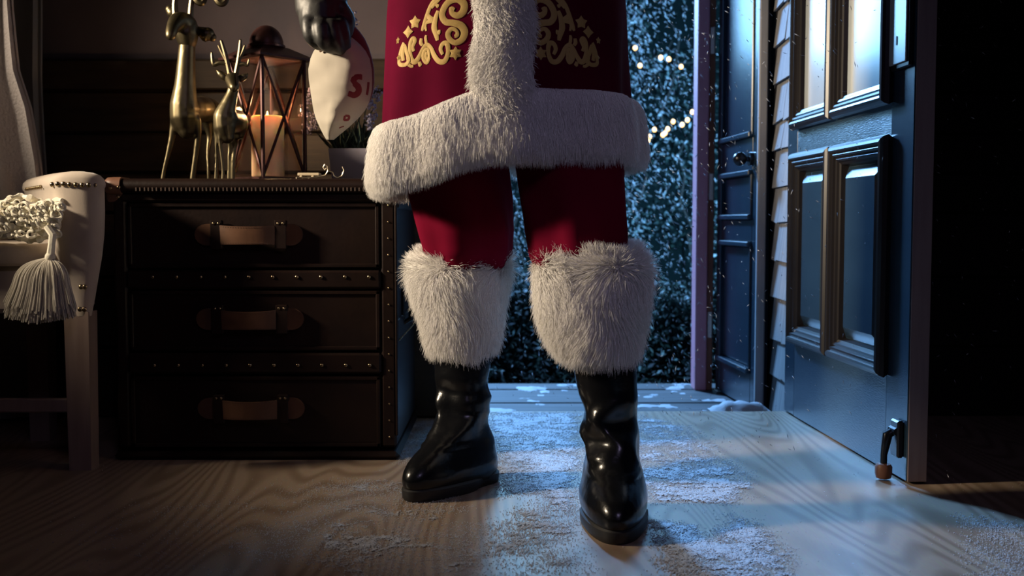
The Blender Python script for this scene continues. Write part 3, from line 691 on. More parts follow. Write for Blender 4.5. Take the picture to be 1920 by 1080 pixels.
# ------------------------------------------------------------------ brass reindeer
def blend(o, vox, it=6):
    m = o.modifiers.new('blend', 'REMESH'); m.mode = 'VOXEL'; m.voxel_size = vox; m.use_smooth_shade = True
    s = o.modifiers.new('soft', 'SMOOTH'); s.factor = .5; s.iterations = it
    return o
def chain(mb, Y, pts, n=12):
    P = []; R = []
    for q in pts:
        yy = Y + (q[3] if len(q) > 3 else 0); P.append(at(q[0], q[1], yy)); R.append(q[2]*yy/F)
    # smooth the chain
    PP, RR = [], []
    for i in range(len(P)-1):
        for t in (0, .25, .5, .75):
            p0, p1, p2, p3 = P[max(i-1, 0)], P[i], P[i+1], P[min(i+2, len(P)-1)]
            q = .5*((2*p1) + (p2-p0)*t + (2*p0-5*p1+4*p2-p3)*t*t + (3*p1-p0-3*p2+p3)*t**3); PP.append(q); RR.append(lerp(R[i], R[i+1], t))
    PP.append(P[-1]); RR.append(R[-1]); mb.tube(PP, RR, n); mb.sphere(PP[0], RR[0]*.98, 10, 8); mb.sphere(PP[-1], RR[-1]*.98, 10, 8); return mb
Yb = 2.90
bd_ = thing('reindeer_figurine', 'tall brass reindeer figurine with raised head, standing on the trunk chest', 'figurine', (at(345, 332, Yb).x, Yb+.02, TOP))
m = MB()
chain(m, Yb, [(351, 84, 15), (349, 120, 17), (347, 160, 20), (345, 195, 26), (346, 222, 27), (350, 243, 18)])           # neck and chest
chain(m, Yb, [(347, 205, 27), (362, 206, 26, .06), (378, 205, 25, .10), (392, 206, 22, .17), (400, 212, 13, .20)])      # barrel and rump
chain(m, Yb, [(330, 218, 11), (323, 255, 6.5), (315, 290, 4.8), (308, 318, 4), (305, 338, 4.6)])                        # front legs
chain(m, Yb, [(368, 225, 10), (371, 255, 6.5), (367, 290, 5.2), (363, 318, 5), (361, 338, 6)])
chain(m, Yb, [(388, 225, 11, .17), (393, 255, 6, .18), (390, 285, 4, .17), (391, 318, 3.6, .16), (392, 338, 4, .16)])   # hind legs
chain(m, Yb, [(405, 225, 11, .18), (409, 255, 6, .20), (406, 285, 4, .18), (407, 318, 3.6, .17), (408, 338, 4, .17)])
blend(m.build('body', M_brass, bd_), .0035)
m = MB()
chain(m, Yb, [(352, 86, 15), (350, 66, 23), (346, 48, 24), (334, 40, 17, -.03), (324, 52, 12, -.06), (320, 66, 10, -.075)])
blend(m.build('head', M_brass, bd_), .003)
for pts in ([(362, 56, 7), (374, 58, 8), (386, 64, 14), (392, 66, 13), (398, 70, 8)], [(332, 34, 8), (324, 24, 11), (319, 18, 9)]):
    m = MB(); chain(m, Yb, [(a, b, c, .01) for a, b, c in pts]); o = m.build('ear', M_brass, bd_)
for pts in ([[(329, 28, 5), (328, 8, 4.5), (331, -25, 4), (322, -70, 3), (330, -110, 2)], [(330, -20, 4), (312, -38, 3.5), (306, -62, 2)]],
            [[(357, 30, 4.5), (359, 5, 4), (362, -12, 4.5), (372, -40, 4), (384, -80, 3), (380, -120, 2)], [(362, -12, 5), (371, 2, 6), (380, 4, 5), (386, -10, 4), (388, -24, 2.5)], [(374, -45, 4), (396, -20, 4.5), (411, 4, 6), (421, 4, 5), (427, -10, 3.5), (428, -25, 2)]]):
    m = MB()
    for q in pts: chain(m, Yb, [(a, b, c*1.25) for a, b, c in q], 8)
    m.build('antler', M_brass, bd_)
Ys = 2.80
sd_ = thing('reindeer_figurine', 'small brass reindeer figurine beside the lantern, in front of the tall one', 'figurine', (at(425, 332, Ys).x, Ys+.02, TOP))
m = MB()
chain(m, Ys, [(440, 158, 10), (435, 176, 11), (428, 196, 15), (421, 218, 21), (422, 240, 21), (426, 256, 14)])
chain(m, Ys, [(424, 222, 21), (434, 226, 23, .05), (443, 228, 22, .10), (448, 236, 18, .105), (449, 252, 10, .105)])
chain(m, Ys, [(408, 235, 9), (406, 262, 4.2), (406, 290, 3.2), (405, 318, 3), (405, 338, 4)])
chain(m, Ys, [(413, 245, 7, -.01), (413, 268, 4, -.01), (416, 295, 3.2, -.01), (418, 318, 3, -.01), (418, 338, 4, -.01)])
chain(m, Ys, [(430, 245, 8, .10), (431, 275, 4, .105), (429, 300, 3, .10), (429, 338, 3.6, .10)])
chain(m, Ys, [(440, 245, 9, .10), (440, 275, 4.4, .11), (438, 300, 3.4, .10), (437, 338, 4, .10)])
blend(m.build('body', M_brass, sd_), .003)
m = MB(); chain(m, Ys, [(438, 164, 11), (436, 149, 14, -.005), (436, 154, 12, -.03), (439, 164, 9, -.055)]); blend(m.build('head', M_brass, sd_), .0025)
for pts in ([(428, 150, 4), (420, 144, 7), (413, 138, 6), (408, 133, 2.5)], [(444, 150, 4), (452, 147, 7), (459, 143, 6), (463, 139, 2.5)]):
    m = MB(); chain(m, Ys, pts); m.build('ear', M_brass, sd_)
for q in ([[(432, 145, 4), (428, 125, 3.4), (422, 100, 3), (415, 77, 2)], [(424, 112, 3), (417, 100, 2.4), (410, 86, 1.6)], [(427, 120, 2.6), (412, 118, 3), (401, 121, 2.8), (398, 108, 2.4), (397, 99, 1.4)]],
          [[(441, 145, 4), (445, 125, 3.4), (449, 100, 3), (451, 76, 2)], [(447, 112, 3), (454, 100, 2.4), (459, 86, 1.6)], [(446, 122, 2.6), (458, 120, 2.6), (464, 122, 2.2), (467, 112, 1.4)]]):
    m = MB()
    for pts in q: chain(m, Ys, [(a, b, c*1.35) for a, b, c in pts], 8)
    m.build('antler', M_brass, sd_)

# ------------------------------------------------------------------ lantern with candle
Ln = 2.93; c0 = at(498, 331, Ln); th = math.radians(50); s = .142
e1 = Vector((math.cos(th), math.sin(th), 0)); e2 = Vector((-math.sin(th), math.cos(th), 0))
lc = Vector((X(504, 3.03), 3.03, TOP)); ht = Z(100, Ln) - TOP
la = thing('lantern', 'rusty iron lantern with crossed bars and domed lid holding a candle', 'lantern', lc)
def LP(u, v, z): return lc + e1*(u*s/2) + e2*(v*s/2) + Vector((0, 0, z))
Ml = Matrix(((e1.x, e2.x, 0, lc.x), (e1.y, e2.y, 0, lc.y), (0, 0, 1, lc.z), (0, 0, 0, 1)))
MB().box((-s/2-.006, -s/2-.006, 0), (s/2+.006, s/2+.006, .012), .003, M=Ml).build('base', M_lant, la, angle=30)
for u in (-1, 1):
    for v in (-1, 1): MB().tube([LP(u, v, .01), LP(u, v, ht)], .0055, 8).build('post', M_lant, la)
for (a, b) in (((-1, -1), (1, -1)), ((-1, -1), (-1, 1)), ((1, -1), (1, 1)), ((-1, 1), (1, 1))):
    MB().tube([LP(*a, .014), LP(*b, ht-.004)], .004, 6).build('cross_bar', M_lant, la)
    MB().tube([LP(*b, .014), LP(*a, ht-.004)], .004, 6).build('cross_bar', M_lant, la)
    mid = Vector(((a[0]+b[0])/2, (a[1]+b[1])/2, 0)); inn = .90
    p = [LP(a[0]*inn if a[0] == b[0] else a[0]*.93, a[1]*inn if a[1] == b[1] else a[1]*.93, .013), LP(b[0]*inn if a[0] == b[0] else b[0]*.93, b[1]*inn if a[1] == b[1] else b[1]*.93, .013)]
    q = Vector((0, 0, ht-.02)); nv = (p[1]-p[0]).cross(q).normalized()*.0012
    MB().loft([[p[0]-nv, p[1]-nv, p[1]+nv, p[0]+nv], [p[0]-nv+q, p[1]-nv+q, p[1]+nv+q, p[0]+nv+q]]).build('glass_pane', M_glass, la, smooth=False)
ro = MB(); h1 = ht
def sq(k, z): return [LP(-k, -k, z), LP(k, -k, z), LP(k, k, z), LP(-k, k, z)]
ro.loft([sq(1.28, h1-.006), sq(1.30, h1), sq(.62, h1+.028), sq(.55, h1+.030)]); ro.build('roof', M_lant, la, smooth=False)
cxy = lc + Vector((0, 0, h1))
rdm = 31*Ln/F*1.05
MB().lathe(cxy, [(.045, .026), (rdm*1.1, .030), (rdm*1.1, .036), (rdm, .038)] + [(rdm*math.cos(a), .038 + rdm*1.12*math.sin(a)) for a in [math.pi/2*k/8 for k in range(1, 8)]] + [(.004, .038+rdm*1.12)], 24).build('dome', M_lant, la)
cd = MB().lathe(lc + Vector((0, 0, .0125)), [(.041, 0), (.0445, .004), (.0445, .160), (.042, .167), (.034, .162), (.004, .156)], 28).build('candle', M_wax, None)
cd.data.transform(Matrix.Translation(-(lc + Vector((0, 0, .0125))))); cd.location = lc + Vector((0, 0, .0125)); ORG[cd.name] = cd.location.copy()
tag(cd, 'thick ivory pillar candle burning inside the iron lantern', 'candle')
fl_ = lc + Vector((0, 0, .0125+.157)); MB().tube([fl_, fl_+Vector((.001, 0, .010))], .0012, 6).build('wick', M_iron, cd)
MB().lathe(fl_ + Vector((0, 0, .006)), [(.001, 0), (.003, .004), (.0035, .007), (.0026, .011), (.0005, .018)], 12).build('flame', M_flame, cd)
ld = bpy.data.lights.new('candle_light', 'POINT'); ld.energy = 1.0; ld.color = (1, .68, .36); ld.shadow_soft_size = .008
lo = bpy.data.objects.new('candle_light', ld); COL.objects.link(lo); lo.location = fl_ + Vector((0, 0, .036))

# ------------------------------------------------------------------ potted lavender, toy sled
pc = Vector((X(662, 3.08), 3.08, TOP)); pl = thing('potted_lavender', 'lavender plant in a pale square pot behind the sack', 'plant', pc)
hw = .058
def rs_(k, z): return [pc + Vector((a*k, b*k, z)) for a, b in ((-1, -1), (1, -1), (1, 1), (-1, 1))]
MB().loft([rs_(hw*.86, 0), rs_(hw, .092), rs_(hw-.005, .092), rs_(hw-.008, .080)]).build('pot', M_pot, pl, smooth=False)
st_ = MB(); V, T3 = [], []; leafv = []
spikes = []
for px, py, dy in ((570, 205, 0), (580, 175, .02), (586, 222, -.02), (576, 232, .0), (690, 185, 0), (700, 205, .03), (693, 222, -.03), (655, 22, .02), (662, 40, .03), (705, 170, .02), (640, 150, .03), (650, 110, .04), (620, 120, .03)):
    spikes.append(at(px, py, 3.08+dy))
for tip in spikes:
    b0 = pc + Vector((random.uniform(-.03, .03), random.uniform(-.02, .02), .08)); mid = b0.lerp(tip, .55) + Vector((0, 0, .03))
    P = [b0, b0.lerp(mid, .5), mid, mid.lerp(tip, .6), tip]; st_.tube(P, [.0018]*5, 5)
st_.build('stems', M_green, pl)
for tip in spikes:
    fm = MB()
    for k in range(34):
        d = Vector((random.gauss(0, .007), random.gauss(0, .007), random.uniform(-.030, .014))); fm.sphere(tip + d, random.uniform(.002, .0042), 6, 4)
    fm.build('flower_spike', M_lav, pl)
lm = MB()
for k in range(420):
    b0 = pc + Vector((random.uniform(-.045, .045), random.uniform(-.04, .04), .075)); d = Vector((random.gauss(0, .5), random.gauss(0, .4), 1)).normalized(); L_ = random.uniform(.04, .11)
    sv = d.cross(Vector((random.random()-.5, random.random()-.5, .2))).normalized()*.0028
    lm.add([b0-sv*.5, b0+sv*.5, b0+d*L_*.6+sv, b0+d*L_, b0+d*L_*.6-sv], [(0, 1, 2, 3, 4)])
lo_ = lm.build('leaves', M_green, pl, smooth=False); lo_['kind'] = 'stuff'

Yt = 2.80; sl = thing('toy_sled', 'tiny pale wooden sled with curled wire runners on the chest edge', 'ornament', Vector((X(600, Yt), Yt, TOP)))
def A3(px, py, dy=0): return at(px, py+2.5, Yt+dy)
zt0 = TOP + .0015
for dy in (0, .035):
    f_ = lambda px, py: A3(px, py, dy)
    MB().tube([f_(556, 333), f_(556, 330), f_(561, 330), f_(575, 330.5), f_(596, 329.5), f_(610, 326), f_(615, 318), f_(614, 309), f_(609, 306), f_(606, 311), f_(609, 316), f_(612, 313)], .0017, 6).tube([f_(566, 331), f_(569, 333), f_(578, 333), f_(581, 331)], .0013, 6).tube([f_(615, 318), f_(624, 320), f_(627, 327), f_(633, 331), f_(641, 327), f_(645, 317), f_(642, 310)], .0015, 6).build('runner', M_wire, sl)
for k in range(4):
    a = A3(558, 324); b = A3(598, 320); y0 = Yt + k*.0095
    MB().box((a.x, y0, TOP+.0085), (b.x, y0+.0085, TOP+.0155), .001).build('slat', M_pale, sl, angle=30)
for px in (562, 584):
    a = A3(px, 326); MB().box((a.x, Yt-.001, TOP+.003), (a.x+.006, Yt+.037, TOP+.0085), .001).build('crosspiece', M_pale, sl, angle=30)

# ------------------------------------------------------------------ armchair, blanket, tassel, throw, curtain
Yc = 2.60
ac = thing('armchair', 'cream linen armchair with dark nailheads and pale square wooden leg', 'armchair', (X(140, Yc), 2.85, 0))
rings = []; sec = [(594, 116, 166), (560, 108, 174), (520, 102, 182), (480, 96, 190), (440, 90, 195), (400, 84, 197), (370, 80, 197), (352, 78, 197), (350, 75, 199), (344, 74, 200), (335, 76, 197), (328, 84, 190), (323, 98, 176), (320.5, 118, 158)]
for py, a, b in sec:
    z = Z(py, Yc); xa, xb = X(a, Yc), X(b, Yc); cx_, rx_ = (xa+xb)/2, (xb-xa)/2; sh = min(1, max(.3, rx_/.075)); SK = .62; y0, y1 = Yc + (1-sh)*.03, 3.0
    rings.append([Vector((cx_ + rx_*math.copysign(abs(math.cos(t))**.7, math.cos(t)), (y0+y1)/2 + (y1-y0)/2*math.copysign(abs(math.sin(t))**.35, math.sin(t)), z)) for t in [2*math.pi*k/40 for k in range(40)]])
    rings[-1] = [Vector((p.x - SK*max(0, p.y-Yc-.03), p.y, p.z)) for p in rings[-1]]
arm_ = MB().loft(rings).build('arm', M_cream, ac, angle=60); arm2_ = copy_of(arm_, ac); arm2_.location = (-.64, 0, 0)
n0 = MB().sphere((0, 0, 0), (.0062, .004, .0062), 10, 6).build('nail', M_nail, ac, world=False)
first = True
pts = [(98, 346), (108, 345), (119, 345), (130, 346), (142, 346.5), (154, 347), (166, 347), (177, 347), (187, 348)]
for px, py in pts + [(152, 538), (159, 538), (150, 580), (158, 580)]:
    p = at(px, py, Yc + (.002 if 98 <= px <= 187 and py < 400 else .004))
    xa, xb = [X(v, Yc) for v in ((75, 199) if py < 400 else (104, 178))]; u = (p.x-(xa+xb)/2)/((xb-xa)/2); yy = (Yc+3.05)/2 - (3.05-Yc)/2*max(.05, (1-min(.999, abs(u))**2.86))**.175
    p = at(px, py, yy-.001)
    if first: n0.location = p - org(ac); first = False
    else: copy_of(n0, ac, p)
for k in range(12):
    p = Vector((X(75.5, Yc)-.001 - SK*(.04+k*.018), Yc + .07 + k*.018, Z(347, Yc)-.002)); copy_of(n0, ac, p, rot=(0, 0, math.pi/2), scale=(.8, .8, .8))
lg = MB(); za = Z(592, Yc+.03)
a0, a1 = X(119, Yc+.03), X(165, Yc+.03); b0, b1 = X(122, Yc+.03), X(166, Yc+.03)
def leg(x0, x1, y0):
    return MB().loft([[Vector((x0+.003, y0, 0)), Vector((x1-.002, y0, 0)), Vector((x1-.002, y0+.05, 0)), Vector((x0+.003, y0+.05, 0))], [Vector((x0, y0-.002, za+.01)), Vector((x1, y0-.002, za+.01)), Vector((x1, y0+.055, za+.01)), Vector((x0, y0+.055, za+.01))]]).build('leg', M_chairwood, ac, smooth=False)
leg(a0, a1, Yc+.02); leg(a0-.25, a1-.25, 2.98); leg(a0-.60, a1-.60, Yc+.02); leg(a0-.60, a1-.60, 2.98)
MB().box((a0-.57, Yc+.035, Z(778, Yc)), (a0+.012, Yc+.055, Z(752, Yc)), .003).build('stretcher', M_chairwood, ac, angle=30)
MB().box((a0-.60, Yc+.03, Z(590, Yc)), (a0+.01, 2.80, Z(500, Yc)), .012).build('seat_rail', M_cream, ac, angle=30)
rg = []
for t, k in ((0, .96), (.15, 1), (.8, 1), (.95, .97), (1, .9)):
    z = lerp(Z(500, Yc)+.001, Z(455, Yc), t); xm, ym = a0-.33, 2.80; rg.append([Vector((xm + .27*k*math.copysign(abs(math.cos(q))**.3, math.cos(q)), ym + .21*k*math.copysign(abs(math.sin(q))**.3, math.sin(q)), z)) for q in [2*math.pi*j/40 for j in range(40)]])
MB().loft(rg).build('seat_cushion', M_cream, ac, angle=60)
rg = []
for j in range(9):
    t = j/8; z = lerp(Z(595, Yc), 1.22, t); yo = 3.04+.10*t; k = 1 if j < 8 else .9
    rg.append([Vector((a0-.66 + .30*k*math.copysign(abs(math.cos(q))**.4, math.cos(q)), yo+.05 + .055*k*math.copysign(abs(math.sin(q))**.6, math.sin(q)), z)) for q in [2*math.pi*i/36 for i in range(36)]])
MB().loft(rg).build('backrest', M_cream, ac, angle=60)
# yarn throw gathered over the seat and arm, with its tassel
bl = thing('yarn_blanket', 'cream chunky yarn blanket gathered on the armchair with hanging tassel', 'blanket', at(50, 440, Yc-.02))
def yarn(mb, P, r, turns=1):
    return mb.tube(P, r, 7)
ym = MB()
for row in range(9):
    P = []; rad = []
    for k in range(40):
        t = k/39; px = lerp(-60, 118, t); env = math.sin(math.pi*min(1, max(.05, (t*1.02))))**.4
        py = 378 + row*8.5 + 9*math.sin(t*9 + row*1.7) + 14*max(0, t-.72)*(row < 4) + 18*math.sin(t*4+1)*(.35)
        dy = -.03*math.sin(math.pi*(row+.5)/9) - .008*math.sin(t*31+row) + .03*t
        P.append(at(px - row*1.2, py, Yc-.012+dy)); rad.append(.0075 + .0025*math.sin(t*60+row*2))
    yarn(ym, P, rad)
for k in range(70):     # bobbles and loops
    px = random.uniform(-20, 112); py = random.uniform(382, 440)
    c = at(px, py, Yc-.035-.01*random.random()); P = []; r = random.uniform(.007, .013); a0_ = random.random()*6; tl = random.uniform(-.8, .8)
    for q in range(13):
        a = a0_ + 2*math.pi*q/12*.95; P.append(c + Vector((r*math.cos(a), -.004*math.sin(a*2+tl), r*.8*math.sin(a))))
    ym.tube(P, .0034, 6)
lc_ = at(33, 381, Yc-.02); ym.tube([lc_ + Vector((.008*math.cos(a), 0, .008*math.sin(a))) for a in [2*math.pi*k/14 for k in range(15)]], .0025, 6)
ym.build('knitted_body', M_yarn, bl)
cm = MB(); cm.tube([at(88, 425, Yc-.045), at(99, 440, Yc-.05), at(97, 458, Yc-.05), at(95, 476, Yc-.05)], [.008, .009, .008, .009], 8).sphere(at(94, 482, Yc-.05), .012, 12, 8); cm.build('tassel_cord', M_yarn, bl)
nb = 1500; pts_ = np.empty((nb, 5, 3), np.float32); tp = at(93, 482, Yc-.05); bt = [at(px, 590, Yc-.05) for px in (12, 80, 148)]
for k in range(nb):
    a = random.random()*2*math.pi; rr_ = math.sqrt(random.random()); ex = rr_*math.cos(a); ey = rr_*math.sin(a)
    end = Vector((lerp(bt[0].x, bt[2].x, ex*.5+.5), Yc-.05+ey*.035 - .012, Z(588+random.uniform(-16, 14) - 10*abs(ex), Yc)))
    for i in range(5):
        t = i/4; q = tp.lerp(end, t); f = math.sin(math.pi*t)*.5; q = Vector((lerp(q.x, end.x, f*.8), lerp(q.y, end.y, f*.8), q.z + .018*math.sin(math.pi*t))); pts_[k, i] = q - org(bl)
cu = bpy.data.hair_curves.new('tassel'); cu.add_curves([5]*nb); cu.attributes['position'].data.foreach_set('vector', pts_.ravel())
ra = cu.attributes.get('radius') or cu.attributes.new('radius', 'FLOAT', 'POINT'); ra.data.foreach_set('value', np.full(nb*5, .0011, np.float32)); cu.materials.append(M_yarnstrand)
to = bpy.data.objects.new('tassel', cu); COL.objects.link(to); to.parent = bl; to['kind'] = 'stuff'
# knitted throw over the chair back and plain curtain behind
def drape(name, Y, prof, z0, z1, fold, mt, th=.012, seed=0, nz=60, nxx=60):
    """hanging cloth; prof(z) -> (x left, x right)"""
    fr, bk = [], []
    for i in range(nz+1):
        z = lerp(z0, z1, i/nz); xl, xr = prof(z); row = []
        for j in range(nxx+1):
            u = j/nxx; x = lerp(xl, xr, u); y = Y + fold*math.sin(u*16 + .8*math.sin(z*5+seed)) + fold*.8*N3((x*6, z*3, seed)) + .02*(u > .97)
            row.append(Vector((x, y, z)))
        fr.append(row + [p + Vector((0, th, 0)) for p in row[::-1]])
    return MB().loft(fr)
g = lambda py: Z(py, 3.0)
kt = drape('knit_throw', 3.03, lambda z: (X(-150, 3.0), X(interp(-z, [(-1.5, 18), (-g(0), 20), (-g(130), 32), (-g(200), 52), (-g(300), 66), (-g(380), 72)]), 3.0)), g(392), 1.23, .018, M_knit, seed=3).build('knit_throw', M_knit)
tag(kt, 'grey cable-knit throw hanging over the chair back beside the curtain', 'throw')
ct = drape('curtain', 3.26, lambda z: (X(-260, 3.27), X(interp(-z, [(-2.4, 88), (-g(0), 86), (-g(120), 84), (-g(300), 86), (-.01, 84)]), 3.27)), .01, 2.45, .016, M_curt, seed=9).build('curtain', M_curt)
tag(ct, 'plain grey curtain hanging at the edge of the plank wall', 'curtain')

# ------------------------------------------------------------------ person in the red suit
hRp, tRp, hLp, tLp = onz(912, 893), onz(778, 938), onz(1146, 945), onz(1158, 1030)
hipR, hipL = Vector((-.09, 2.40, .88)), Vector((.10, 2.33, .88))
kneeR, kneeL = Vector((X(864, 2.5), 2.49, .50)), Vector((X(1120, 2.2), 2.215, .50))
ankR = hRp + (tRp-hRp).normalized()*.09; ankL = hLp + (tLp-hLp).normalized()*.09; ankR.z = ankL.z = .10; toeR = ankR + (tRp-hRp).normalized()*.09; toeL = ankL + (tLp-hLp).normalized()*.09; toeR.z = toeL.z = .045
J = [(0, 2.36, .95), (0, 2.36, 1.12), (0, 2.36, 1.32), (0, 2.36, 1.46), (0, 2.35, 1.54), (0, 2.33, 1.64), (0, 2.34, 1.74),
     hipR, kneeR, ankR, tuple(toeR), hipL, kneeL, ankL, tuple(toeL),
     (-.19, 2.36, 1.42), (-.385, 2.44, 1.24), (-.415, 2.48, 1.10), (-.42, 2.48, 1.04), (.19, 2.36, 1.42), (.33, 2.42, 1.22), (.27, 2.20, 1.36), (.24, 2.15, 1.42)]
E = [(0,1),(1,2),(2,3),(3,4),(4,5),(5,6),(0,7),(7,8),(8,9),(9,10),(0,11),(11,12),(12,13),(13,14),(3,15),(15,16),(16,17),(17,18),(3,19),(19,20),(20,21),(21,22)]
Rd = [.13,.13,.13,.09,.055,.085,.06, .06,.036,.026,.02,.06,.036,.026,.02, .06,.042,.03,.028,.06,.042,.03,.028]
me = bpy.data.meshes.new('person'); me.from_pydata([tuple(p) for p in J], E, []); me.materials.append(M_skin)
pr_ = bpy.data.objects.new('person', me); COL.objects.link(pr_)
tag(pr_, 'person in red velvet suit with white fur trim and black boots in the doorway', 'person'); ORG[pr_.name] = Vector((0, 0, 0))
sk = pr_.modifiers.new('skin', 'SKIN'); sk.use_smooth_shade = True
lay = me.skin_vertices[0].data if me.skin_vertices else me.attributes
for i, v in enumerate(me.skin_vertices[0].data): v.radius = (Rd[i], Rd[i]*.85); v.use_root = (i == 0)
pr_.modifiers.new('sub', 'SUBSURF').levels = 1; pr_.modifiers['sub'].render_levels = 1

# coat --------------------------------------------------------------
CYc = 2.34
def coat_ring(z, grow=0.0, n=96, lo=False):
    pts = []
    cl = interp(z, [(.66, -.285), (.72, -.278), (.80, -.268), (.95, -.258), (1.06, -.252), (1.2, -.235), (1.36, -.225), (1.45, -.16), (1.5, -.08)])
    cr = interp(z, [(.66, .275), (.72, .268), (.80, .256), (.95, .250), (1.06, .248), (1.2, .235), (1.36, .225), (1.45, .16), (1.5, .08)])
    dp = interp(z, [(.66, .225), (.80, .215), (1.06, .20), (1.36, .16), (1.45, .11), (1.5, .07)])
    cx_, rx_ = (cl+cr)/2, (cr-cl)/2
    fold = smoothstep(1.15, .70, z) if z < 1.15 else 0
    for k in range(n):
        a = 2*math.pi*k/n; ca, sa = math.cos(a), math.sin(a)
        rad = 1 + .030*fold*math.sin(a*7+.6) + .022*fold*math.sin(a*13+2) + .012*N3((ca*2, sa*2, z*3))
        pts.append(Vector((cx_ + (rx_+grow)*rad*math.copysign(abs(ca)**.85, ca), CYc + (dp+grow)*rad*math.copysign(abs(sa)**.9, sa), z)))
    return pts
def hem_z(x, y):           # lower hem: hangs lower on the left
    return .742 - .055*float(smoothstep(-.02, -.24, np.array(x))) - .012*float(smoothstep(2.35, 2.5, np.array(y)))
zsr = [0, .02, .05, .09, .14, .2, .27, .34, .42, .5, .58, .66, .70, .73, .75]
rings = []
for q in zsr:
    z = .75 + q; r = coat_ring(z)
    if q < .28:
        k = 1 - smoothstep(0, .28, q)
        r = [Vector((p.x, p.y, p.z + (hem_z(p.x, p.y) - .735)*k)) for p in r]
    rings.append(r)
inner = [Vector((p.x*.93, CYc+(p.y-CYc)*.93, p.z+.01)) for p in rings[0]]
coat_mb = MB().loft([inner]+rings, cap0=False)
coat = coat_mb.build('coat', M_velvet, pr_, angle=60)
bvh = BVHTree.FromPolygons([Vector(v) for v in coat_mb.v], coat_mb.f)
def proj(px, py, tree, off=.002):
    d = ray(px, py).normalized(); h = tree.ray_cast(CAM, d)
    return None if h[0] is None else (h[0] - d*off, h[1])
# fur hem band
def hem_ring(zo, g):
    z = .75; r0 = coat_ring(z + max(0, zo), g); return [Vector((p.x, p.y, p.z + (hem_z(p.x, p.y) - .75) + min(0, zo) + 0)) for p in r0]
prof = [(.000, -.010), (-.004, .006), (.004, .016), (.03, .020), (.06, .020), (.09, .018), (.108, .012), (.114, .002), (.110, -.008)]
hr = [[Vector((p.x, p.y, p.z)) for p in hem_ring(zo, g)] for zo, g in prof]
hem = MB().loft(hr, False, False).build('fur_hem', M_furbase, coat, angle=70)
down = lambda P, Nn: np.tile(np.array([0, 0, -.9]), (len(P), 1))
visible = lambda c, n: np.where(c[:, 1] < CYc+.12, 1.0, .25)
fur('fur', hem, 95000, .026, down, hem, jitter=.26, radius=.0006, seed=3, keep=visible)
# vertical front band, follows the coat surface
rows = []
for z in np.linspace(.80, 1.44, 34):
    xl = interp(z, [(.78, X(884, 2.12)), (.86, X(886, 2.12)), (1.06, X(895, 2.12)), (1.44, X(905, 2.12))]); xr = interp(z, [(.78, X(998, 2.12)), (1.44, X(996, 2.12))]); row = []
    for j in range(15):
        u = j/14; x = lerp(xl, xr, u); h = bvh.ray_cast(Vector((x, 1.0, z)), Vector((0, 1, 0))); y = h[0].y if h[0] else CYc-.2
        row.append(Vector((x, y - .003 - .020*math.sin(math.pi*u)**.5 + .002*N3((x*30, z*30, 1)), z)))
    rows.append(row)
band = MB().loft(rows, False, False, closed=False).build('front_fur_band', M_furbase, coat, angle=80)
fur('fur', band, 24000, .018, lambda P, Nn: np.stack([.5*np.sin(P[:, 2]*40), 0*P[:, 0], -.6+0*P[:, 0]], 1), band, jitter=.55, radius=.0006, seed=4, keep=lambda c, n: np.where(c[:, 2] < 1.12, 1., .2))
# gold embroidery
def stroke(mb, pts, wd, tree=None, off=.0010, flat=.10):
    tree = tree or bvh; P = []; W = []; Nl = None; K = len(pts); S_ = []
    for i in range(K-1):
        for t in (0, .2, .4, .6, .8):
            p = [Vector((*pts[min(max(i+o, 0), K-1)][:2], 0)) for o in (-1, 0, 1, 2)]
            q = .5*((2*p[1]) + (p[2]-p[0])*t + (2*p[0]-5*p[1]+4*p[2]-p[3])*t*t + (3*p[1]-p[0]-3*p[2]+p[3])*t**3)
            wa = pts[i][2] if len(pts[i]) > 2 else wd; wb_ = pts[i+1][2] if len(pts[i+1]) > 2 else wd
            S_.append((q.x, q.y, lerp(wa, wb_, t)))
    S_.append((*pts[-1][:2], pts[-1][2] if len(pts[-1]) > 2 else wd))
    for a, b, c in S_:
        h = proj(a, b, tree, off)
        if h: P.append(h[0]); W.append(c*h[0].y/F); Nl = Nl or h[1]
    if len(P) > 2: mb.tube(P, W, 8, flat=flat, up=Nl)
    return mb
def star(mb, px, py, r, k=5, tree=None):
    h = proj(px, py, tree or bvh, .001)
    if not h: return
    c, nn = h; nn = nn if nn.y < 0 else -nn; u = nn.cross(Vector((0, 0, 1))).normalized(); v = u.cross(nn); rm = r*c.y/F; base = []
    for i in range(2*k):
        a = math.pi*i/k + math.pi/2; q = rm*(1 if i % 2 == 0 else .62); base.append(c + u*q*math.cos(a) + v*q*math.sin(a))
    ctr = [c + nn*.003]; mb.add(base + ctr + [c - nn*.002], [(i, (i+1) % (2*k), 2*k) for i in range(2*k)] + [((i+1) % (2*k), i, 2*k+1) for i in range(2*k)])
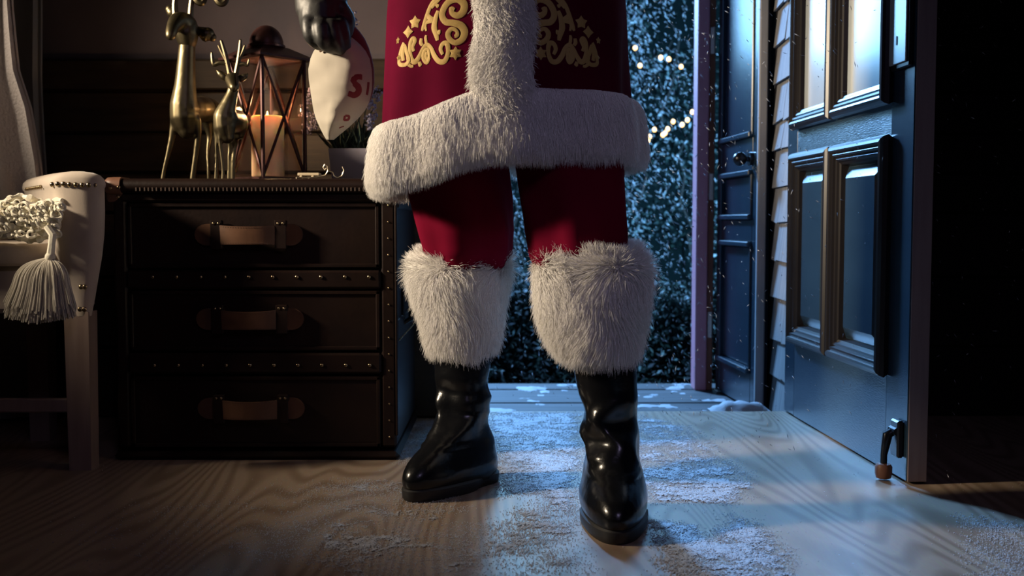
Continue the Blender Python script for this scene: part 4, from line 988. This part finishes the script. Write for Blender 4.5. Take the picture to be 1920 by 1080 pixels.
def emblem(mx):
    mb = MB()
    # A with forked top, drawn over the chest swirls
    S1 = [[(823, -20, 5), (818, -2, 6), (808, 10, 4), (800, 30, 4), (794, 50, 4), (791, 58, 2)], [(808, 14, 4), (822, -2, 5), (832, -14, 5)], [(800, 28, 4), (806, 34, 5), (811, 38, 4), (798, 44, 3), (799, 58, 2)],
          [(821, 20, 3), (816, 36, 5), (814, 52, 6), (818, 66, 5), (820, 76, 3)], [(818, 8, 2), (820, 12, 3), (822, 8, 2)], [(820, 58, 2), (823, 62, 3), (824, 56, 2)]]
    # S of two spirals
    S2 = [[(852, 18, 3), (846, 16, 4), (848, 25, 5), (858, 29, 6), (868, 22, 7), (870, 8, 7), (858, -2, 7), (842, 3, 6), (832, 16, 6), (829, 30, 6), (836, 41, 6), (850, 43, 6), (864, 48, 7), (871, 60, 7), (866, 74, 6), (853, 80, 5), (842, 72, 5), (840, 62, 5), (847, 54, 4), (856, 58, 3), (857, 66, 4), (852, 68, 3)]]
    # swirls underneath
    S3 = [[(776, 96, 3), (774, 88, 3), (778, 76, 4), (774, 72, 4), (769, 82, 4), (769, 100, 4), (773, 114, 5), (780, 115, 5), (787, 104, 4), (793, 92, 4), (800, 84, 4), (808, 90, 4), (814, 104, 5), (823, 115, 5), (834, 114, 5), (840, 98, 4), (838, 82, 5), (830, 82, 4), (826, 92, 4), (830, 102, 3)],
          [(800, 86, 3), (798, 72, 3), (799, 66, 2)], [(800, 98, 3), (798, 106, 3), (803, 112, 3), (804, 102, 3), (801, 92, 3), (795, 98, 4), (794, 110, 4), (800, 117, 4), (805, 108, 3)],
          [(790, 72, 3), (789, 80, 4), (792, 85, 3)], [(786, 116, 3), (788, 122, 4), (789, 124, 2)],
          [(757, 80, 3), (752, 92, 3), (749, 108, 4), (749, 120, 4), (760, 121, 4), (766, 112, 4), (762, 98, 4), (758, 86, 4), (755, 100, 4), (756, 114, 4)], [(764, 120, 3), (770, 124, 3), (775, 124, 2)], [(764, 98, 3), (764, 110, 3), (768, 120, 3)]]
    for grp in (S1, S2, S3):
        for q in grp: stroke(mb, [(mx(p[0]), *p[1:]) for p in q], 4)
    for px, py, r, k in ((778, 42, 13, 5), (765, 60, 12, 4), (746, 76, 7, 5), (854, 100, 13, 6), (748, 108, 7, 4)): star(mb, mx(px), py, r, k)
    return mb.build('embroidery', M_gold, coat, angle=50)
emblem(lambda x: x); emblem(lambda x: 1868 - x)

# trousers ----------------------------------------------------------
def leg_rings(tab, n=40, seed=0):
    out = []
    for z, xl, xr, y, dp in tab:
        cx_, rx_ = (xl+xr)/2, (xr-xl)/2; r = []
        for k in range(n):
            a = 2*math.pi*k/n; ca, sa = math.cos(a), math.sin(a)
            d = 1 + .07*N3((ca*1.5+seed, sa*1.5, z*6)) + (.045*math.sin(a*6 + z*9 + seed) + .05*N3((ca*3+seed, sa*3, z*9)))*float(smoothstep(.80, .70, np.array(z)))
            r.append(Vector((cx_ + rx_*d*ca, y + dp*d*sa, z)))
        out.append(r)
    return out
def dens(tab, k=5):
    o = []
    for a, b in zip(tab[:-1], tab[1:]):
        for i in range(k): o.append(tuple(lerp(p, q, i/k) for p, q in zip(a, b)))
    return o + [tab[-1]]
YR, YL = 2.43, 2.24
tR = [(.475, X(815, YR), X(925, YR), 2.485, .06), (.50, X(800, YR), X(952, YR), 2.475, .085), (.53, X(792, YR), X(962, YR), 2.465, .10), (.58, X(783, YR), X(965, YR), 2.455, .11), (.65, X(768, YR), X(960, YR), 2.445, .115), (.72, X(757, YR), X(951, YR), 2.43, .12), (.80, -.235, .0, 2.41, .13), (.92, -.21, .01, 2.38, .13), (.98, -.17, -.02, 2.37, .11)]
tL = [(.475, X(1040, YL), X(1160, YL), 2.215, .06), (.50, X(1005, YL), X(1172, YL), 2.215, .085), (.53, X(990, YL), X(1176, YL), 2.22, .10), (.58, X(980, YL), X(1176, YL), 2.23, .11), (.65, X(974, YL), X(1176, YL), 2.245, .115), (.72, X(970, YL), X(1174, YL), 2.26, .12), (.80, .01, .245, 2.29, .13), (.92, .0, .215, 2.33, .13), (.98, .02, .17, 2.36, .11)]
tm = MB().loft(leg_rings(dens(tR), seed=1)).loft(leg_rings(dens(tL), seed=6)).sphere((0.005, 2.36, .93), (.205, .145, .10), 28, 16)
tm.build('trousers', M_velvet2, pr_, angle=70)

# boots with fur cuffs ------------------------------------------------
def boot(heel, toe, top, seed, cuff_tab, nm):
    """heel, toe: floor points; top: (x, y) of the shaft centre at z = .45"""
    fwd = (toe - heel).normalized(); Lf = (toe - heel).length; side = Vector((fwd.y, -fwd.x, 0)); k = Lf/.30
    ank = heel + fwd*.095*k
    Ft = [(.018, .192), (.03, .203), (.045, .205), (.06, .199), (.075, .185), (.088, .163), (.10, .138), (.115, .112), (.135, .088), (.16, .072), (.19, .064), (.23, .060), (.3, .064), (.4, .068), (.47, .07)]
    Bt = [(.018, .086), (.04, .092), (.08, .088), (.12, .076), (.16, .066), (.22, .062), (.3, .066), (.4, .07), (.47, .07)]
    Wt = [(.018, .062), (.035, .069), (.055, .070), (.08, .064), (.11, .057), (.15, .055), (.2, .055), (.25, .060), (.32, .066), (.40, .068), (.47, .068)]
    rings = []; zl = list(np.linspace(.018, .14, 22)) + list(np.linspace(.15, .47, 44)); n = 56
    for z in zl:
        t = max(0, (z-.12)/.33); c = ank.lerp(Vector((top[0], top[1], 0)), min(1.05, t)); f, b, w = interp(z, Ft)*k, interp(z, Bt)*k, interp(z, Wt); r = []
        for j in range(n):
            a = 2*math.pi*j/n; ca, sa = math.cos(a), math.sin(a)
            ex = .80 if z < .11 else .95
            l = (f if ca > 0 else b)*math.copysign(abs(ca)**(ex if ca > 0 else .85), ca); ww = w*math.copysign(abs(sa)**.9, sa)
            ww *= 1 - .18*max(0, ca)*(z < .1)*(1 if f > .13 else .3)
            p = c + fwd*l + side*ww; p.z = z
            cr = math.exp(-((z-.17)/.065)**2); q = Vector((p.x*14, p.y*14, z*17 + seed))
            fold = (.5 - abs(mnoise.noise(q*.8))*2.4)*.013*cr + .004*cr*math.sin(z*75 + a*1.0 + seed + 5*mnoise.noise(q*.35)) + .005*mnoise.noise(q*.5)*smoothstep(.1, .2, z)
            d = Vector((p.x-c.x, p.y-c.y, 0)); d = d.normalized() if d.length > 1e-5 else d
            r.append(p + d*fold)
        rings.append(r)
    bo = MB().loft(rings).build('boot', M_boot, pr_, angle=75)
    so_ = []
    for z, g in ((0, .0), (.006, .005), (.024, .006), (.029, .0)):
        so_.append([])
        for j in range(n):
            a = 2*math.pi*j/n; ca, sa = math.cos(a), math.sin(a)
            l = ((.198*k+g) if ca > 0 else (.088*k+g))*math.copysign(abs(ca)**.8, ca); ww = (.066+g)*math.copysign(abs(sa)**.9, sa)*(1-.18*max(0, ca))*(1-.16*math.exp(-((l+.005)/.03)**2))
            p = ank + fwd*l + side*ww; p.z = z + (.009*math.exp(-((l+.0)/.022)**2) if z < .01 else 0); so_[-1].append(p)
    MB().loft(so_).build('sole', M_sole, bo, angle=40)
    # fur cuff
    rg = []; n2 = 48
    for z, xl, xr, yc_, dp in cuff_tab:
        cx_, rx_ = (xl+xr)/2, (xr-xl)/2; rg.append([])
        for j in range(n2):
            a = 2*math.pi*j/n2; ca, sa = math.cos(a), math.sin(a); d = 1 + .05*N3((ca*1.6+seed, sa*1.6, z*9)) + .02*N3((ca*5+seed, sa*5, z*25))
            rg[-1].append(Vector((cx_ + rx_*d*ca, yc_ + dp*d*sa, z + .012*N3((ca*1.3, sa*1.3, seed*3.)))))
    cf = MB().loft(rg, False, False).build('fur_cuff', M_furbase, bo, angle=80)
    def comb(P, Nn):
        sw = np.sin(P[:, 0]*38 + seed*2)*.7 + np.sin(P[:, 2]*45 + P[:, 0]*20)*.5
        tg = np.stack([Nn[:, 1], -Nn[:, 0], 0*Nn[:, 0]], 1)
        up_ = smoothstep(cuff_tab[-3][0]-.05, cuff_tab[-3][0]+.01, P[:, 2])
        return tg*sw[:, None]*.8 + np.stack([0*sw, 0*sw, -.85 + 1.5*up_], 1)
    fur('fur', cf, 60000, .040, comb, cf, jitter=.28, radius=.00062, seed=int(seed*10), keep=lambda c, n_: np.where(c[:, 1] < yc_ + .05, 1., .35))
    return bo
def cuff(Y, yc, rows): return [(Z(py, Y), X(a, Y), X(b, Y), yc, dp) for py, a, b, dp in rows]
cR = cuff(2.47, 2.505, [(630, 822, 908, .055), (640, 815, 920, .075), (625, 806, 926, .088), (590, 797, 930, .098), (550, 786, 936, .104), (520, 778, 942, .108), (500, 774, 946, .108), (489, 778, 944, .102), (486, 795, 930, .085), (492, 812, 918, .07)])
cL = cuff(2.20, 2.215, [(632, 1085, 1165, .055), (640, 1062, 1185, .085), (625, 1046, 1194, .098), (595, 1028, 1200, .104), (560, 1018, 1206, .108), (525, 1014, 1208, .110), (500, 1014, 1208, .110), (486, 1020, 1204, .104), (482, 1050, 1180, .085), (490, 1070, 1165, .07)])
tR_, hR_ = onz(778, 938), onz(912, 893)
tL_, hL_ = onz(1158, 1030), onz(1146, 945)
dR = (tR_-hR_).normalized(); tR_ = hR_ + dR*.295; dL = (tL_-hL_).normalized(); tL_ = hL_ + dL*.305
boot(hR_, tR_, (X(864, 2.5), 2.505), 1.3, cR, 'r'); boot(hL_, tL_, (X(1122, 2.2), 2.215), 4.1, cL, 'l')

# sleeves, gloves ------------------------------------------------------
def sleeve(a, b, c, r0, r1, r2):
    a, b, c = Vector(a), Vector(b), Vector(c); P = [a, a.lerp(b, .5), b, b.lerp(c, .5), c]; PP = []; RR = []
    R_ = [r0, r0*.95, r1, r1*.98, r2]
    for i in range(4):
        for t in (0, .25, .5, .75): PP.append(P[i].lerp(P[i+1], t)); RR.append(lerp(R_[i], R_[i+1], t) + .004*N3((i+t, r0*9, 1), 2))
    PP.append(P[-1]); RR.append(R_[-1]); return MB().tube(PP, RR, 24)
sv = sleeve((-.17, 2.36, 1.40), (-.385, 2.44, 1.28), (-.415, 2.48, 1.15), .085, .075, .068).build('sleeve', M_velvet, coat, angle=70)
s2_ = sleeve((.17, 2.36, 1.40), (.33, 2.42, 1.235), (.27, 2.20, 1.36), .085, .075, .07).build('sleeve', M_velvet, coat, angle=70)
YH = 2.48
def G(px, py, dy=0): return at(px, py, YH+dy)
def rp(v): return v*YH/F
gm = MB()
gm.loft([[G(602, py, 0) + Vector((rp(w_)*math.cos(a), rp(w_)*.72*math.sin(a), 0)) for a in [2*math.pi*k/24 for k in range(24)]] for py, w_ in ((-70, 54), (-30, 51), (0, 49), (22, 47), (28, 44))])
chain(gm, YH, [(604, 10, 40), (602, 34, 42), (604, 55, 38)], 16)                           # palm
chain(gm, YH, [(580, 42, 15, -.035), (583, 66, 15, -.04), (598, 82, 13, -.02), (616, 84, 11, .0)])
chain(gm, YH, [(602, 50, 16, -.05), (606, 74, 15, -.052), (618, 88, 13, -.03), (632, 88, 11, -.005)])
chain(gm, YH, [(622, 50, 16, -.045), (628, 74, 15, -.048), (636, 90, 13, -.028), (644, 90, 10, -.005)])
chain(gm, YH, [(638, 44, 14, -.03), (644, 66, 13, -.034), (647, 84, 12, -.02), (650, 88, 9, .0)])
chain(gm, YH, [(640, 16, 15, -.01), (652, 36, 14, .0), (650, 58, 13, -.01), (642, 76, 12, .005)])   # thumb
blend(gm.build('glove', M_glove, pr_), .004, 5)
gm = MB(); c = Vector((.245, 2.16, 1.41))
gm.sphere(c, (.05, .04, .055), 18, 12)
for k in range(4):
    b = c + Vector((-.035 + .022*k, -.03, .035)); gm.tube([b, b+Vector((0, -.02, -.01)), b+Vector((.002, -.018, -.04)), b+Vector((.002, .0, -.055))], [.013, .013, .012, .010], 10)
gm.tube([c+Vector((-.04, 0, -.01)), c+Vector((-.05, -.03, .01)), c+Vector((-.025, -.05, .02))], [.015, .014, .011], 10)
gm.tube([c+Vector((.01, .02, -.03)), Vector((.265, 2.20, 1.37))], [.04, .055], 16)
blend(gm.build('glove', M_glove, pr_), .004, 5)
# head: face details, beard and cap (above the frame)
hc = Vector((0, 2.32, 1.65))
bm_ = MB().sphere(hc + Vector((0, -.05, -.09)), (.085, .06, .12), 20, 14).build('beard', M_hair, pr_)
hm = MB().lathe(hc + Vector((0, .02, .04)), [(.105, 0), (.112, .03), (.10, .08), (.07, .14), (.03, .19), (.004, .21)], 24).build('cap', M_velvet, pr_)
MB().lathe(hc + Vector((0, .02, .03)), [(.10, 0), (.125, .012), (.125, .04), (.10, .052)], 24).build('cap_trim', M_furbase, hm)
fm = MB()
for sx_ in (-1, 1): fm.sphere(hc + Vector((sx_*.03, -.075, .01)), .011, 10, 8)
fm.sphere(hc + Vector((0, -.10, -.02)), (.015, .02, .02), 10, 8)
fm.build('face', M_skin, pr_)

# ------------------------------------------------------------------ the small sack in the gloved hand
YK = 2.50
sk_ = thing('gift_sack', 'small pale canvas sack with red print hanging from the gloved hand', 'sack', at(640, 265, YK))
tab = [(70, 612, 660, 640), (84, 598, 676, 648), (96, 588, 686, 652), (110, 582, 693, 655), (130, 578, 697, 656), (150, 579, 698, 650), (170, 582, 697, 644), (190, 585, 693, 638), (208, 588, 684, 630), (222, 592, 672, 624), (238, 599, 655, 620), (252, 606, 638, 617), (262, 612, 626, 617)]
rings = []
T2 = dens([tuple(map(float, t)) for t in tab], 4)
for py, xl, xr, xm in T2:
    wpx = xr-xl; dep = .048*min(1, wpx/70)
    sec = []
    for j in range(10):                              # front: left face then ridge then right face
        u = j/9
        if u < .5: t = u/.5; px = lerp(xl, xm, t); d = -dep*(t**.8)
        else: t = (u-.5)/.5; px = lerp(xm, xr, t); d = -dep*(1 - t)**.8
        cre = .006*mnoise.noise(Vector((px*.035, py*.03, 2))) + .004*mnoise.noise(Vector((px*.09, py*.06, 5)))
        sec.append(at(px, py, YK + d + cre*min(1, wpx/50)))
    for j in range(1, 7):
        t = j/7; px = lerp(xr, xl, t); sec.append(at(px, py, YK + .028*min(1, wpx/70)*math.sin(math.pi*t)))
    rings.append(sec)
smb = MB().loft(rings); sbag = smb.build('bag', M_canvas, sk_, angle=70)
bv2 = BVHTree.FromPolygons([Vector(v) for v in smb.v], smb.f)
for strokes in ([[(679, 145, 5), (670, 143, 6), (663, 148, 6.5), (664, 157, 6.5), (671, 163, 6.5), (672, 172, 6.5), (664, 178, 6), (653, 175, 5)]],
                [[(691, 154, 3), (690, 166, 3), (688, 178, 3)]],
                [[(647, 217, 2.5), (645, 226, 2.5)], [(647, 217, 2), (654, 218, 2.5), (653, 224, 2.5), (645, 225, 2)]],
                [[(636, 240, 2), (641, 238, 2), (645, 237, 2)]]):
    pm = MB()
    for q in strokes: stroke(pm, q, 3, bv2, .0006, .1)
    pm.build('red_letter', M_print, sk_, angle=60)
# red cloth lining bulging above and to the right
tab = [(46, 650, 662), (58, 646, 674), (72, 644, 684), (90, 644, 692), (110, 646, 698), (130, 652, 701.5), (155, 660, 702), (175, 668, 699), (190, 676, 694)]
rings = []
for py, xl, xr in dens([tuple(map(float, t)) for t in tab], 3):
    c = [(xl+xr)/2, (xr-xl)/2]; rings.append([at(c[0] + c[1]*math.cos(a), py, YK + .022 + .016*math.sin(a)*min(1, c[1]/14)) for a in [2*math.pi*k/20 for k in range(20)]])
MB().loft(rings).build('red_lining', M_redbag, sk_, angle=70)
dc = MB().tube([at(600, 96, YK-.02), at(612, 90, YK-.03), at(630, 88, YK-.035), at(650, 94, YK-.03), at(672, 100, YK-.015)], .003, 8)
dc.build('drawstring', M_strap, sk_)
